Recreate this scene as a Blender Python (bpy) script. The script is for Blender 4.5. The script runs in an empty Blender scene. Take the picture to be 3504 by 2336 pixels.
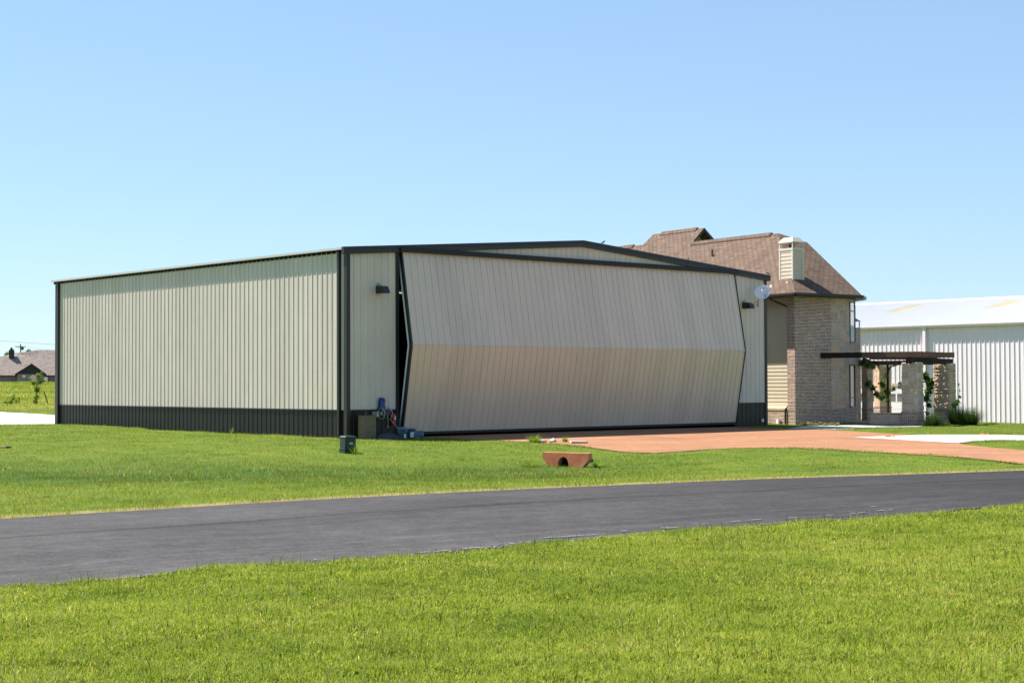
import bpy, math, random
import numpy as np
from mathutils import Matrix, Vector

# ------------------------------------------------------------ camera, world, sun
C = bpy.context.scene
rng = np.random.default_rng(7)
random.seed(7)
FPX, PITCH, ROLL, HC = 5326.2, .025951, -.0036482, 1.92
_R = np.array([1, 0, 0.]); _F = np.array([0, math.cos(PITCH), math.sin(PITCH)]); _U = np.cross(_R, _F)
CR = math.cos(ROLL)*_R + math.sin(ROLL)*_U; CU = -math.sin(ROLL)*_R + math.cos(ROLL)*_U
CAM = np.array([0, 0, HC])
cd = bpy.data.cameras.new('camera'); co = bpy.data.objects.new('camera', cd); C.collection.objects.link(co)
cd.sensor_width = 36; cd.lens = FPX/3504*36; cd.clip_start = .2; cd.clip_end = 6000
m = Matrix.Identity(4)
for i in range(3):
    m[i][0] = CR[i]; m[i][1] = CU[i]; m[i][2] = -_F[i]; m[i][3] = CAM[i]
co.matrix_world = m
C.camera = co

SUN = np.array([-.633, .333, 1.0]); SUN /= np.linalg.norm(SUN)
el = math.asin(SUN[2])
w = bpy.data.worlds.new('World'); C.world = w; w.use_nodes = True
nt = w.node_tree; bg = nt.nodes['Background']
sky = nt.nodes.new('ShaderNodeTexSky'); sky.sky_type = 'NISHITA'; sky.sun_disc = False
sky.sun_elevation = el; sky.sun_rotation = math.atan2(SUN[0], SUN[1])
sky.air_density = 1.0; sky.dust_density = 0.0; sky.ozone_density = 3.0; sky.altitude = 100
bg.inputs[1].default_value = .085
EXPO = 1.38
def _vm(op, a, b):
    n = nt.nodes.new('ShaderNodeVectorMath'); n.operation = op; nt.links.new(a, n.inputs[0]); n.inputs[1].default_value = b; return n.outputs[0]
gm = nt.nodes.new('ShaderNodeGamma'); gm.inputs[1].default_value = .55; nt.links.new(_vm('MULTIPLY', sky.outputs[0], (.153,)*3), gm.inputs[0])
kk = 1/(.085*2**EXPO)
nt.links.new(_vm('MULTIPLY', gm.outputs[0], (.70*kk, .868*kk, 1.03*kk)), bg.inputs[0])
sl = bpy.data.lights.new('sun', 'SUN'); sl.energy = 5.0; sl.angle = math.radians(.53); sl.color = (1, .95, .87)
so = bpy.data.objects.new('sun', sl); C.collection.objects.link(so)
so.rotation_euler = Vector(SUN).to_track_quat('Z', 'Y').to_euler()
C.view_settings.view_transform = 'Standard'; C.view_settings.look = 'None'
C.view_settings.exposure = EXPO; C.view_settings.gamma = 1
C.cycles.max_bounces = 8; C.cycles.diffuse_bounces = 4; C.cycles.transparent_max_bounces = 16

def ray(px, py): return _F*FPX + CR*(px-1752) + CU*(1168-py)
def gz(px, py, z=0.):
    d = ray(px, py); return CAM + d*((z-HC)/d[2])
def onplane(px, py, p0, n):
    d = ray(px, py); n = np.array(n, float); return CAM + d*(((np.array(p0)-CAM) @ n)/(d @ n))

# ------------------------------------------------------------ node helpers
def lin(*c):
    """sRGB 0-255 -> linear"""
    return tuple(((x/255)/12.92 if x/255 <= .04045 else ((x/255+.055)/1.055)**2.4) for x in c)
class MT:
    def __init__(s, name, rough=.6, metal=0., spec=.5):
        s.m = bpy.data.materials.new(name); s.m.use_nodes = True; s.t = s.m.node_tree; s.n = s.t.nodes; s.l = s.t.links
        s.b = s.n['Principled BSDF']; s.b.inputs['Roughness'].default_value = rough; s.b.inputs['Metallic'].default_value = metal
        s.b.inputs['Specular IOR Level'].default_value = spec
    def N(s, t, **k):
        n = s.n.new(t)
        for a, b in k.items():
            if a.startswith('i_'): n.inputs[a[2:].replace('_', ' ')].default_value = b
            else: setattr(n, a, b)
        return n
    def L(s, a, b): s.l.new(a, b)
    def coord(s, kind='Object'): return s.N('ShaderNodeTexCoord').outputs[kind]
    def mapped(s, src, sc): 
        mp = s.N('ShaderNodeMapping'); mp.inputs['Scale'].default_value = sc; s.L(src, mp.inputs[0]); return mp.outputs[0]
    def noise(s, src, scale, detail=3, rough=.55, out=0):
        n = s.N('ShaderNodeTexNoise'); n.inputs['Scale'].default_value = scale; n.inputs['Detail'].default_value = detail; n.inputs['Roughness'].default_value = rough
        s.L(src, n.inputs['Vector']); return n.outputs[out]
    def ramp(s, f, stops, interp='LINEAR'):
        r = s.N('ShaderNodeValToRGB'); r.color_ramp.interpolation = interp; e = r.color_ramp.elements
        while len(e) < len(stops): e.new(.5)
        for q, (p, c) in zip(e, stops): q.position = p; q.color = (*c, 1) if len(c) == 3 else c
        s.L(f, r.inputs[0]); return r.outputs[0]
    def mix(s, f, a, b, mode='MIX'):
        n = s.N('ShaderNodeMix', data_type='RGBA', blend_type=mode)
        for v, i in ((f, 0), (a, 6), (b, 7)):
            if isinstance(v, (int, float)): n.inputs[i].default_value = v
            elif isinstance(v, tuple): n.inputs[i].default_value = (*v, 1)
            else: s.L(v, n.inputs[i])
        return n.outputs[2]
    def math(s, op, a, b=0.):
        n = s.N('ShaderNodeMath', operation=op)
        for v, i in ((a, 0), (b, 1)):
            if isinstance(v, (int, float)): n.inputs[i].default_value = v
            else: s.L(v, n.inputs[i])
        return n.outputs[0]
    def col(s, c):
        if isinstance(c, tuple): s.b.inputs['Base Color'].default_value = (*c, 1)
        else: s.L(c, s.b.inputs['Base Color'])
        return s
    def bump(s, h, strength=.3, dist=.01):
        n = s.N('ShaderNodeBump'); n.inputs['Strength'].default_value = strength; n.inputs['Distance'].default_value = dist
        s.L(h, n.inputs['Height']); s.L(n.outputs[0], s.b.inputs['Normal']); return s
    def attr(s, name): return s.N('ShaderNodeAttribute', attribute_name=name)

def sc3(c, k): return tuple(x*k for x in c)
def painted(name, c, rough=.45, var=.12, scale=1.2, streak=True, spec=.4, panel=False):
    t = MT(name, rough, spec=spec); o = t.coord()
    n = t.noise(t.mapped(o, (scale, scale, scale*.25 if streak else scale)), 2.2, 5)
    n2 = t.noise(o, 14, 3)
    k = t.mix(.35, n, n2)
    cc = t.ramp(k, [(.3, sc3(c, 1-var)), (.7, sc3(c, 1+var*.5))])
    if panel:   # sheets 0.915 m wide differ a little and are not quite flat
        sp = t.N('ShaderNodeSeparateXYZ'); t.L(o, sp.inputs[0]); f = t.math('FLOOR', t.math('DIVIDE', t.math('ADD', sp.outputs[0], sp.outputs[1]), .915))
        wn = t.N('ShaderNodeTexWhiteNoise', noise_dimensions='1D'); t.L(f, wn.inputs['W'])
        cc = t.mix(1., cc, t.ramp(wn.outputs['Value'], [(0, (.94,)*3), (1, (1.04,)*3)]), 'MULTIPLY')
        t.bump(t.noise(t.mapped(o, (2.2, 2.2, .7)), 1.3, 2), .25, .012)
    t.col(cc)
    return t.m
M = {}
M['tan'] = painted('tan_steel_paint', (.625, .54, .46), .42, .12, panel=True)
M['tandoor'] = painted('stone_steel_paint', (.65, .515, .395), .30, .07, spec=1., panel=True)
M['dark'] = painted('bronze_steel_paint', (.013, .0125, .010), .42, .15)
M['trim'] = painted('bronze_trim_paint', (.024, .021, .018), .42, .15)
M['gutter'] = painted('bronze_gutter_paint', (.016, .015, .012), .75, .15, spec=.08)
M['black'] = painted('black_rubber', (.012, .012, .013), .6, .2)
M['galvcap'] = painted('weathered_cap_metal', (.22, .24, .22), .6, .1)
M['galv'] = painted('galvanised_steel', (.78, .78, .80), .4, .1)
M['interior'] = painted('dark_interior', (.03, .03, .03), .9, .2)
M['roofmetal'] = painted('roof_steel', (.45, .45, .43), .4, .1)
M['white'] = painted('white_steel_paint', (.88, .79, .83), .4, .06, .5)
M['whiteroof'] = painted('white_roof_paint', (.56, .56, .57), .4, .04, .5)
M['skylight'] = painted('yellowed_fibreglass', (.60, .52, .34), .4, .1)
M['tanband'] = painted('tan_header_paint', (.55, .42, .30), .5, .08)
M['siding'] = painted('tan_lap_siding_paint', (.52, .44, .33), .55, .06)
M['cream'] = painted('cream_trim_paint', (.58, .54, .42), .5, .06)
M['darkfascia'] = painted('dark_fascia_paint', (.022, .022, .018), .45, .2)
def glass(name, c, rough=.05):
    t = MT(name, rough, 0, .8); t.col(c); t.b.inputs['IOR'].default_value = 1.9; return t.m
M['glass'] = glass('window_glass', (.02, .03, .035))
M['paleglass'] = glass('pale_window_glass', (.5, .55, .6))  # pale colour paints a white reflection and blinds into the bay panes

def wood(name, c, rough=.85):
    t = MT(name, rough, spec=.12); o = t.coord('UV')
    n = t.noise(t.mapped(o, (1.2, 22, 1)), 2.5, 6, .6)
    t.col(t.ramp(n, [(.3, sc3(c, .6)), (.7, sc3(c, 1.3))])).bump(n, .3, .01); return t.m
M['beam'] = wood('shaded_dark_timber', (.024, .016, .013))  # same timber as the rafters, with shade darkened into its colour
M['rafterwood'] = wood('lit_weathered_timber', (.11, .07, .052))  # weathered timber, its colour lightened to paint in the sunlit look
M['ply'] = wood('weathered_board', (.20, .16, .10))
M['plank'] = wood('red_brown_timber', (.36, .20, .13))

def brick(name, cols, mortar, bw=.2, rh=.0677, ms=.010, rough=.9, bump=.35):
    t = MT(name, rough, spec=.2); uv = t.coord('UV')
    b = t.N('ShaderNodeTexBrick', offset=.5, squash=1.0)
    b.inputs['Scale'].default_value = 1; b.inputs['Brick Width'].default_value = bw; b.inputs['Row Height'].default_value = rh
    b.inputs['Mortar Size'].default_value = ms; b.inputs['Mortar Smooth'].default_value = .2; b.inputs['Bias'].default_value = 0
    b.inputs['Color1'].default_value = (0, 0, 0, 1); b.inputs['Color2'].default_value = (1, 1, 1, 1); b.inputs['Mortar'].default_value = (0, 0, 0, 1)
    wob = t.N('ShaderNodeVectorMath', operation='MULTIPLY_ADD'); wob.inputs[1].default_value = (.012, .008, 0)
    t.L(t.noise(uv, 7, 2, out=1), wob.inputs[0]); t.L(uv, wob.inputs[2]); t.L(wob.outputs[0], b.inputs['Vector'])
    st = [(i/(len(cols)-1) if len(cols) > 1 else 0, c) for i, c in enumerate(cols)]
    base = t.ramp(b.outputs['Color'], st)
    nz = t.noise(uv, 1.1, 4); base = t.mix(.7, base, t.ramp(nz, [(.3, (.72, .72, .72)), (.7, (1.15, 1.12, 1.1))]), 'MULTIPLY')
    fine = t.noise(uv, 40, 4); base = t.mix(.5, base, t.ramp(fine, [(.3, (.7, .7, .7)), (.7, (1.25, 1.25, 1.25))]), 'MULTIPLY')
    t.col(t.mix(b.outputs['Fac'], base, mortar))
    h = t.math('ADD', t.math('MULTIPLY', b.outputs['Fac'], -1), t.math('MULTIPLY', fine, .35))
    t.bump(h, bump, .012); return t.m
M['brick'] = brick('tumbled_brick', [(.09, .052, .042), (.28, .145, .105), (.042, .03, .027), (.34, .185, .135), (.11, .07, .06), (.40, .235, .18)], (.68, .56, .47), ms=.0115)
M['farbrick'] = brick('far_house_brick', [(.2, .14, .12), (.34, .24, .2), (.24, .18, .155)], (.4, .35, .3))
def shingle(name, c):
    t = brick(name, [sc3(c, .75), sc3(c, 1.1), sc3(c, .88), sc3(c, 1.2), sc3(c, .82)], sc3(c, .22), bw=.36, rh=.19, ms=.016, bump=1.0)
    return t
M['shingle'] = shingle('brown_asphalt_shingle', (.135, .090, .066))
M['farshingle'] = shingle('far_house_shingle', (.30, .245, .215))
def stone(name, cols):
    t = MT(name, .92, spec=.15); a = t.attr('tone').outputs['Fac']; o = t.coord()
    base = t.ramp(a, [(i/(len(cols)-1), c) for i, c in enumerate(cols)])
    n = t.noise(o, 16, 5, .65); base = t.mix(.75, base, t.ramp(n, [(.3, (.65, .65, .65)), (.7, (1.2, 1.18, 1.15))]), 'MULTIPLY')
    t.col(base).bump(n, .6, .02); return t.m
SC = [(.48, .36, .28), (.56, .42, .32), (.42, .34, .30), (.58, .40, .26), (.50, .40, .35), (.62, .49, .41)]
M['stone'] = stone('limestone_blocks', SC)
M['warmstone'] = stone('warm_limestone_blocks', [(.52, .35, .23), (.6, .44, .30), (.46, .33, .23), (.6, .39, .26)])
M['mortar'] = painted('pale_mortar', (.62, .56, .48), .95, .1)
M['lead'] = painted('dark_lantern_metal', (.03, .028, .026), .4)
M['lanternglass'] = painted('amber_lantern_glass', (.45, .38, .26), .3)

# asphalt
t = MT('asphalt', .95, spec=.08); o = t.coord()
n1 = t.noise(o, .35, 4); n2 = t.noise(o, 60, 3, .7); n3 = t.noise(t.mapped(o, (1, 1, 1)), 3, 5)
ca = t.ramp(n1, [(.3, (.031, .0295, .029)), (.7, (.043, .041, .0405))])
ca = t.mix(.6, ca, t.ramp(n2, [(.3, (.6, .6, .6)), (.7, (1.4, 1.4, 1.4))]), 'MULTIPLY')
ca = t.mix(.5, ca, t.ramp(n3, [(.35, (.75, .75, .75)), (.65, (1.2, 1.2, 1.2))]), 'MULTIPLY')
across = t.attr('across').outputs['Fac']   # 0 at the far edge, 1 at the near edge
wob = t.math('ADD', across, t.math('MULTIPLY', t.math('SUBTRACT', t.noise(o, .5, 2), .5), .05))
seam = t.ramp(wob, [(.0, (1.,)*3), (.40, (1.,)*3), (.425, (.62,)*3), (.45, (1.,)*3), (.80, (1.,)*3), (.815, (1.25,)*3), (.83, (1.,)*3), (.87, (1.,)*3), (.885, (1.3,)*3), (.9, (1.05,)*3), (.975, (1.2,)*3), (1., (2.2, 2.1, 2.0))])
ca = t.mix(1., ca, seam, 'MULTIPLY')
sx = t.N('ShaderNodeSeparateXYZ'); t.L(o, sx.inputs[0]); old = t.ramp(t.math('ADD', t.math('MULTIPLY', sx.outputs[0], .05), .4), [(.1, (1.6, 1.6, 1.63)), (.45, (1.28, 1.28, 1.33)), (.85, (.85, .87, .92))])
ca = t.mix(1., ca, old, 'MULTIPLY')
cv_ = t.N('ShaderNodeCombineXYZ'); t.L(t.math('MULTIPLY', across, 22.), cv_.inputs[0]); t.L(t.math('MULTIPLY', t.attr('along').outputs['Fac'], .16), cv_.inputs[1])
ca = t.mix(.8, ca, t.ramp(t.noise(cv_.outputs[0], 1., 4, .6), [(.32, (.84,)*3), (.5, (1.,)*3), (.7, (1.16,)*3)]), 'MULTIPLY')
ca = t.mix(.7, ca, t.ramp(t.noise(o, 17, 3, .7), [(.35, (.72,)*3), (.65, (1.25,)*3)]), 'MULTIPLY')
t.col(ca).bump(n2, .4, .006); M['asphalt'] = t.m
# stamped orange paving
t = MT('stamped_orange_paving', .8, spec=.3); o = t.coord()
b = t.N('ShaderNodeTexBrick', offset=.5); b.inputs['Scale'].default_value = 1; b.inputs['Brick Width'].default_value = .22; b.inputs['Row Height'].default_value = .11; b.inputs['Mortar Size'].default_value = .008
b.inputs['Color1'].default_value = (.23, .100, .043, 1); b.inputs['Color2'].default_value = (.30, .138, .062, 1); b.inputs['Mortar'].default_value = (.15, .075, .042, 1)
mp = t.N('ShaderNodeMapping'); mp.inputs['Rotation'].default_value = (0, 0, .2); t.L(o, mp.inputs[0]); t.L(mp.outputs[0], b.inputs['Vector'])
nn = t.noise(t.mapped(o, (.6, 1.6, 1)), .5, 5, .6)
cc = t.mix(.8, b.outputs[0], t.ramp(nn, [(.32, (.72, .76, .84)), (.5, (1, 1, 1)), (.68, (1.3, 1.35, 1.4))]), 'MULTIPLY')
ctr = gz(2490, 1500, -.06)
vm = t.N('ShaderNodeVectorMath', operation='SUBTRACT'); vm.inputs[1].default_value = tuple(ctr); t.L(o, vm.inputs[0])
vs = t.N('ShaderNodeVectorMath', operation='MULTIPLY'); vs.inputs[1].default_value = (.62, .8, 0); t.L(vm.outputs[0], vs.inputs[0])
vl = t.N('ShaderNodeVectorMath', operation='LENGTH'); t.L(vs.outputs[0], vl.inputs[0])
ff = t.math('ADD', vl.outputs['Value'], t.math('MULTIPLY', t.noise(o, 1.6, 5, .7), 1.2))
cc = t.mix(t.ramp(ff, [(.35, (.75,)*3), (.5, (0,)*3)]), cc, (.27, .22, .27))
t.col(cc).bump(b.outputs['Fac'], .1, .004); M['orange'] = t.m
def concrete(name, c):
    t = MT(name, .85, spec=.3); o = t.coord(); n = t.noise(o, .8, 6, .6)
    b = t.N('ShaderNodeTexBrick', offset=0.); b.inputs['Scale'].default_value = 1; b.inputs['Brick Width'].default_value = 2.4; b.inputs['Row Height'].default_value = 2.4; b.inputs['Mortar Size'].default_value = .03
    mp = t.N('ShaderNodeMapping'); mp.inputs['Rotation'].default_value = (0, 0, .65); t.L(o, mp.inputs[0]); t.L(mp.outputs[0], b.inputs['Vector'])
    t.col(t.mix(b.outputs['Fac'], t.ramp(n, [(.3, sc3(c, .82)), (.7, sc3(c, 1.06))]), sc3(c, .5))); return t.m
M['concrete'] = concrete('pale_concrete', (.43, .41, .385))
M['patio'] = concrete('patio_concrete', (.42, .30, .22))
t = MT('terracotta_concrete', .85, spec=.2); o = t.coord(); n = t.noise(o, 3, 6, .65)
t.col(t.ramp(n, [(.3, (.36, .12, .06)), (.55, (.56, .19, .10)), (.75, (.6, .32, .22))])).bump(n, .2, .01); M['terracotta'] = t.m
M['dark_hole'] = painted('pipe_dark', (.02, .018, .016), .9)
M['rock'] = stone('pale_rock', [(.42, .38, .32), (.5, .46, .40)])
M['greenbox'] = painted('dark_green_enamel', (.011, .030, .021), .45, .12)
M['label'] = painted('pale_label', (.55, .65, .72), .5, .02)
M['ink'] = painted('grey_ink', (.06, .07, .1), .6, .02)
M['red'] = painted('red_enamel', (.42, .02, .018), .3, .1)
M['blueplastic'] = painted('blue_plastic', (.015, .05, .22), .4, .15)
M['bucket'] = painted('grey_blue_plastic', (.10, .16, .24), .5, .2)
M['darkplastic'] = painted('dark_plastic_sheet', (.035, .045, .05), .5, .3)
M['hose'] = painted('pale_hose', (.34, .30, .24), .6, .1)
M['reelmetal'] = painted('pale_reel_plastic', (.40, .37, .31), .5, .1)
M['dish'] = painted('dish_grey_paint', (.62, .61, .66), .35, .03)
M['orange_plastic'] = painted('orange_red_plastic', (.6, .12, .04), .5, .05)
M['bird'] = painted('black_feathers', (.012, .011, .014), .5)
M['pole'] = painted('grey_wood_pole', (.07, .06, .06), .9, .2)
M['bark'] = painted('bark', (.11, .08, .055), .95, .3, 6)

def foliage(name, stops, rough=.55, trans=.35, up=0.):
    t = MT(name, rough, spec=.06)
    a = t.attr('tone').outputs['Fac']
    c = t.ramp(a, stops); t.col(c)
    tr = t.N('ShaderNodeBsdfTranslucent'); t.L(t.mix(1., c, (1.25, 1.35, .6), 'MULTIPLY'), tr.inputs[0])
    if up:
        ge = t.N('ShaderNodeNewGeometry'); a1 = t.N('ShaderNodeVectorMath', operation='MULTIPLY_ADD'); a1.inputs[1].default_value = (.45,)*3; a1.inputs[2].default_value = (0, 0, up); t.L(ge.outputs['Normal'], a1.inputs[0])
        nn_ = t.N('ShaderNodeVectorMath', operation='NORMALIZE'); t.L(a1.outputs[0], nn_.inputs[0]); t.L(nn_.outputs[0], t.b.inputs['Normal'])
    mx = t.N('ShaderNodeMixShader'); mx.inputs[0].default_value = trans
    t.L(t.b.outputs[0], mx.inputs[1]); t.L(tr.outputs[0], mx.inputs[2]); t.L(mx.outputs[0], t.n['Material Output'].inputs[0]); return t.m
M['grassblade'] = foliage('grass_blades', [(0, (.075, .12, .012)), (.3, (.17, .225, .028)), (.6, (.25, .30, .042)), (.82, (.32, .345, .07)), (.93, (.42, .31, .08)), (1, (.62, .50, .28))], trans=.4, up=.9)
M['leaf'] = foliage('vine_leaves', [(0, (.018, .05, .01)), (.5, (.045, .11, .018)), (1, (.14, .26, .03))])
M['youngleaf'] = foliage('sapling_leaves', [(0, (.05, .09, .015)), (.5, (.12, .2, .03)), (1, (.26, .36, .05))])
M['tuft'] = foliage('tall_grass_clump', [(0, (.012, .032, .012)), (.6, (.035, .075, .022)), (1, (.12, .16, .05))], trans=.2)
M['treeleaf'] = foliage('far_tree_leaves', [(0, (.05, .08, .03)), (.5, (.10, .14, .06)), (1, (.18, .22, .10))])
M['flowerbed'] = foliage('bed_plants', [(0, (.03, .06, .02)), (.45, (.10, .13, .04)), (.7, (.24, .13, .08)), (1, (.5, .42, .26))])
# ground under the grass
t = MT('lawn_soil', .95, spec=.1); o = t.coord()
lush = t.attr('lush').outputs['Fac']; dry = t.attr('dry').outputs['Fac']
n1 = t.noise(o, .22, 4); n2 = t.noise(t.mapped(o, (1, 1, 1)), 2.2, 5, .65); n3 = t.noise(o, 22, 4, .7)
g = t.ramp(n1, [(.3, (.065, .108, .011)), (.55, (.09, .13, .013)), (.75, (.125, .145, .023))])
g = t.mix(.8, g, t.ramp(n2, [(.3, (.7, .78, .7)), (.5, (1, 1, 1)), (.72, (1.3, 1.15, 1.1))]), 'MULTIPLY')
g = t.mix(.8, g, t.ramp(n3, [(.3, (.5, .55, .5)), (.7, (1.4, 1.35, 1.3))]), 'MULTIPLY')
g = t.mix(lush, g, (.03, .07, .011))
dn = t.math('MULTIPLY', dry, t.ramp(n2, [(.3, (.5,)*3), (.6, (1.,)*3)]))
g = t.mix(dn, g, (.25, .18, .085))
t.col(g).bump(n3, .8, .03); M['ground'] = t.m

# ------------------------------------------------------------ mesh helpers
def tagp(o, label=None, cat=None, group=None, kind=None):
    if label: o['label'] = label
    if cat: o['category'] = cat
    if group: o['group'] = group
    if kind: o['kind'] = kind
    return o
def thing(name, label, cat, loc=(0, 0, 0), rot=0., group=None):
    o = bpy.data.objects.new(name, None); C.collection.objects.link(o); o.empty_display_size = .2
    o.location = loc; o.rotation_euler = (0, 0, rot); return tagp(o, label, cat, group)
class MB:
    def __init__(s): s.v = []; s.f = []; s.mi = []; s.tone = []
    def poly(s, pts, tone=0., mi=0):
        i = len(s.v); s.v += [tuple(map(float, p)) for p in pts]; s.f.append(tuple(range(i, i+len(pts)))); s.tone.append(tone); s.mi.append(mi); return s
    def box(s, x0, y0, z0, x1, y1, z1, mi=0, tone=0.):
        p = [(x0,y0,z0),(x1,y0,z0),(x1,y1,z0),(x0,y1,z0),(x0,y0,z1),(x1,y0,z1),(x1,y1,z1),(x0,y1,z1)]
        return s.hexa(p, mi, tone)
    def hexa(s, p, mi=0, tone=0.):
        i = len(s.v); s.v += [tuple(map(float, q)) for q in p]
        for q in ((0,3,2,1),(4,5,6,7),(0,1,5,4),(1,2,6,5),(2,3,7,6),(3,0,4,7)):
            s.f.append(tuple(i+k for k in q)); s.tone.append(tone); s.mi.append(mi)
        return s
    def prism(s, poly2, z0, z1, mi=0, tone=0.):   # plan polygon (ccw) extruded up; z may be per-vertex list
        n = len(poly2); a = z0 if hasattr(z0, '__len__') else [z0]*n; b = z1 if hasattr(z1, '__len__') else [z1]*n
        i = len(s.v); s.v += [(p[0], p[1], a[k]) for k, p in enumerate(poly2)] + [(p[0], p[1], b[k]) for k, p in enumerate(poly2)]
        s.f.append(tuple(i+n-1-k for k in range(n))); s.f.append(tuple(i+n+k for k in range(n)))
        for k in range(n): s.f.append((i+k, i+(k+1) % n, i+n+(k+1) % n, i+n+k))
        s.tone += [tone]*(n+2); s.mi += [mi]*(n+2); return s
    def extr(s, prof, p0, p1, up=(0, 0, 1), mi=0):   # profile (a,b) swept from p0 to p1; a = side, b = up
        p0 = np.array(p0, float); p1 = np.array(p1, float); d = (p1-p0)/np.linalg.norm(p1-p0); up = np.array(up, float)
        sd = np.cross(d, up); sd /= np.linalg.norm(sd); up = np.cross(sd, d); n = len(prof); i = len(s.v)
        for q in (p0, p1): s.v += [tuple(q+sd*a+up*b) for a, b in prof]
        s.f.append(tuple(i+n-1-k for k in range(n))); s.f.append(tuple(i+n+k for k in range(n)))
        for k in range(n): s.f.append((i+k, i+(k+1) % n, i+n+(k+1) % n, i+n+k))
        s.tone += [0.]*(n+2); s.mi += [mi]*(n+2); return s
    def beam(s, p0, p1, w, h, mi=0): return s.extr([(-w/2, -h/2), (w/2, -h/2), (w/2, h/2), (-w/2, h/2)], p0, p1, mi=mi)
    def tube(s, pts, r, n=8, mi=0, cap=True):
        pts = [np.array(p, float) for p in pts]; rs = r if hasattr(r, '__len__') else [r]*len(pts); i = len(s.v); ref = None
        for k, p in enumerate(pts):
            d = pts[min(k+1, len(pts)-1)]-pts[max(k-1, 0)]; d /= np.linalg.norm(d)
            if ref is None: ref = np.array([0, 0, 1.]) if abs(d[2]) < .9 else np.array([1., 0, 0])
            a = np.cross(d, ref); a /= np.linalg.norm(a); b = np.cross(d, a); ref = -b if abs(np.dot(b, ref)) > .0 and np.dot(-b, ref) > 0 else b
            for j in range(n):
                th = 2*math.pi*j/n; s.v.append(tuple(p+(a*math.cos(th)+b*math.sin(th))*rs[k]))
        for k in range(len(pts)-1):
            for j in range(n):
                s.f.append((i+k*n+j, i+k*n+(j+1) % n, i+(k+1)*n+(j+1) % n, i+(k+1)*n+j)); s.tone.append(0.); s.mi.append(mi)
        if cap:
            s.f.append(tuple(i+j for j in range(n))); s.f.append(tuple(i+(len(pts)-1)*n+n-1-j for j in range(n))); s.tone += [0., 0.]; s.mi += [mi, mi]
        return s
    def lathe(s, prof, c=(0, 0, 0), axis=(0, 0, 1), n=24, mi=0):   # prof: (r, h)
        ax = Vector(axis).normalized(); q = Vector((0, 0, 1)).rotation_difference(ax); i = len(s.v); c = Vector(c)
        for r, h in prof:
            for j in range(n):
                th = 2*math.pi*j/n; s.v.append(tuple(c+q @ Vector((r*math.cos(th), r*math.sin(th), h))))
        for k in range(len(prof)-1):
            for j in range(n):
                s.f.append((i+k*n+j, i+k*n+(j+1) % n, i+(k+1)*n+(j+1) % n, i+(k+1)*n+j)); s.tone.append(0.); s.mi.append(mi)
        return s
    def build(s, name, mat, parent=None, smooth=False, bevel=0., label=None):
        me = bpy.data.meshes.new(name); me.from_pydata(s.v, [], s.f); 
        mats = mat if isinstance(mat, (list, tuple)) else [mat]
        for q in mats: me.materials.append(q)
        nf = len(s.f)
        me.polygons.foreach_set('material_index', np.array(s.mi, dtype=np.int32))
        a = me.attributes.new('tone', 'FLOAT', 'FACE'); a.data.foreach_set('value', np.array(s.tone, dtype=np.float32))
        me.update(); uvmap(me)
        if smooth: me.polygons.foreach_set('use_smooth', [True]*nf)
        o = bpy.data.objects.new(name, me); C.collection.objects.link(o)
        if parent: o.parent = parent
        if bevel:
            b = o.modifiers.new('b', 'BEVEL'); b.width = bevel; b.segments = 2; b.limit_method = 'ANGLE'
        if label: o['label'] = label
        return o
def uvmap(me):
    uv = me.uv_layers.new(name='UVMap'); nl = len(me.loops)
    if nl == 0: return
    co_ = np.empty(len(me.vertices)*3, np.float32); me.vertices.foreach_get('co', co_); co_ = co_.reshape(-1, 3)
    lv = np.empty(nl, np.int32); me.loops.foreach_get('vertex_index', lv)
    nrm = np.empty(len(me.polygons)*3, np.float32); me.polygons.foreach_get('normal', nrm); nrm = nrm.reshape(-1, 3)
    ls = np.empty(len(me.polygons), np.int32); me.polygons.foreach_get('loop_total', ls)
    pn = np.repeat(nrm, ls, axis=0); p = co_[lv]
    flat = np.abs(pn[:, 2]) > .97
    T = np.stack([-pn[:, 1], pn[:, 0], np.zeros(nl)], 1); ln = np.linalg.norm(T, axis=1); ln[ln < 1e-6] = 1; T /= ln[:, None]
    T[flat] = (1, 0, 0); B = np.cross(pn, T); B[flat] = (0, 1, 0)
    u = np.stack([(p*T).sum(1), (p*B).sum(1)], 1)+50.
    uv.data.foreach_set('uv', u.astype(np.float32).ravel())
def fastmesh(name, V, F3, mat, tone=None, attrs=None, smooth=False, quads=None):
    """V (n,3), F3 (m,k) faces; tone per vertex"""
    me = bpy.data.meshes.new(name); me.vertices.add(len(V)); me.vertices.foreach_set('co', V.astype(np.float32).ravel())
    fs = [F3] if quads is None else [F3, quads]
    tot = sum(f.size for f in fs); nf = sum(len(f) for f in fs)
    me.loops.add(tot); me.loops.foreach_set('vertex_index', np.concatenate([f.ravel() for f in fs]).astype(np.int32))
    lt = np.concatenate([np.full(len(f), f.shape[1], np.int32) for f in fs]); st = np.concatenate([[0], np.cumsum(lt)[:-1]]).astype(np.int32)
    me.polygons.add(nf); me.polygons.foreach_set('loop_start', st); me.polygons.foreach_set('loop_total', lt)
    at = dict(attrs or {})
    if tone is not None: at['tone'] = tone
    for k, v in at.items():
        a = me.attributes.new(k, 'FLOAT', 'POINT'); a.data.foreach_set('value', v.astype(np.float32))
    me.materials.append(mat); me.update(calc_edges=True)
    if smooth: me.polygons.foreach_set('use_smooth', [True]*nf)
    o = bpy.data.objects.new(name, me); C.collection.objects.link(o); return o

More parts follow.
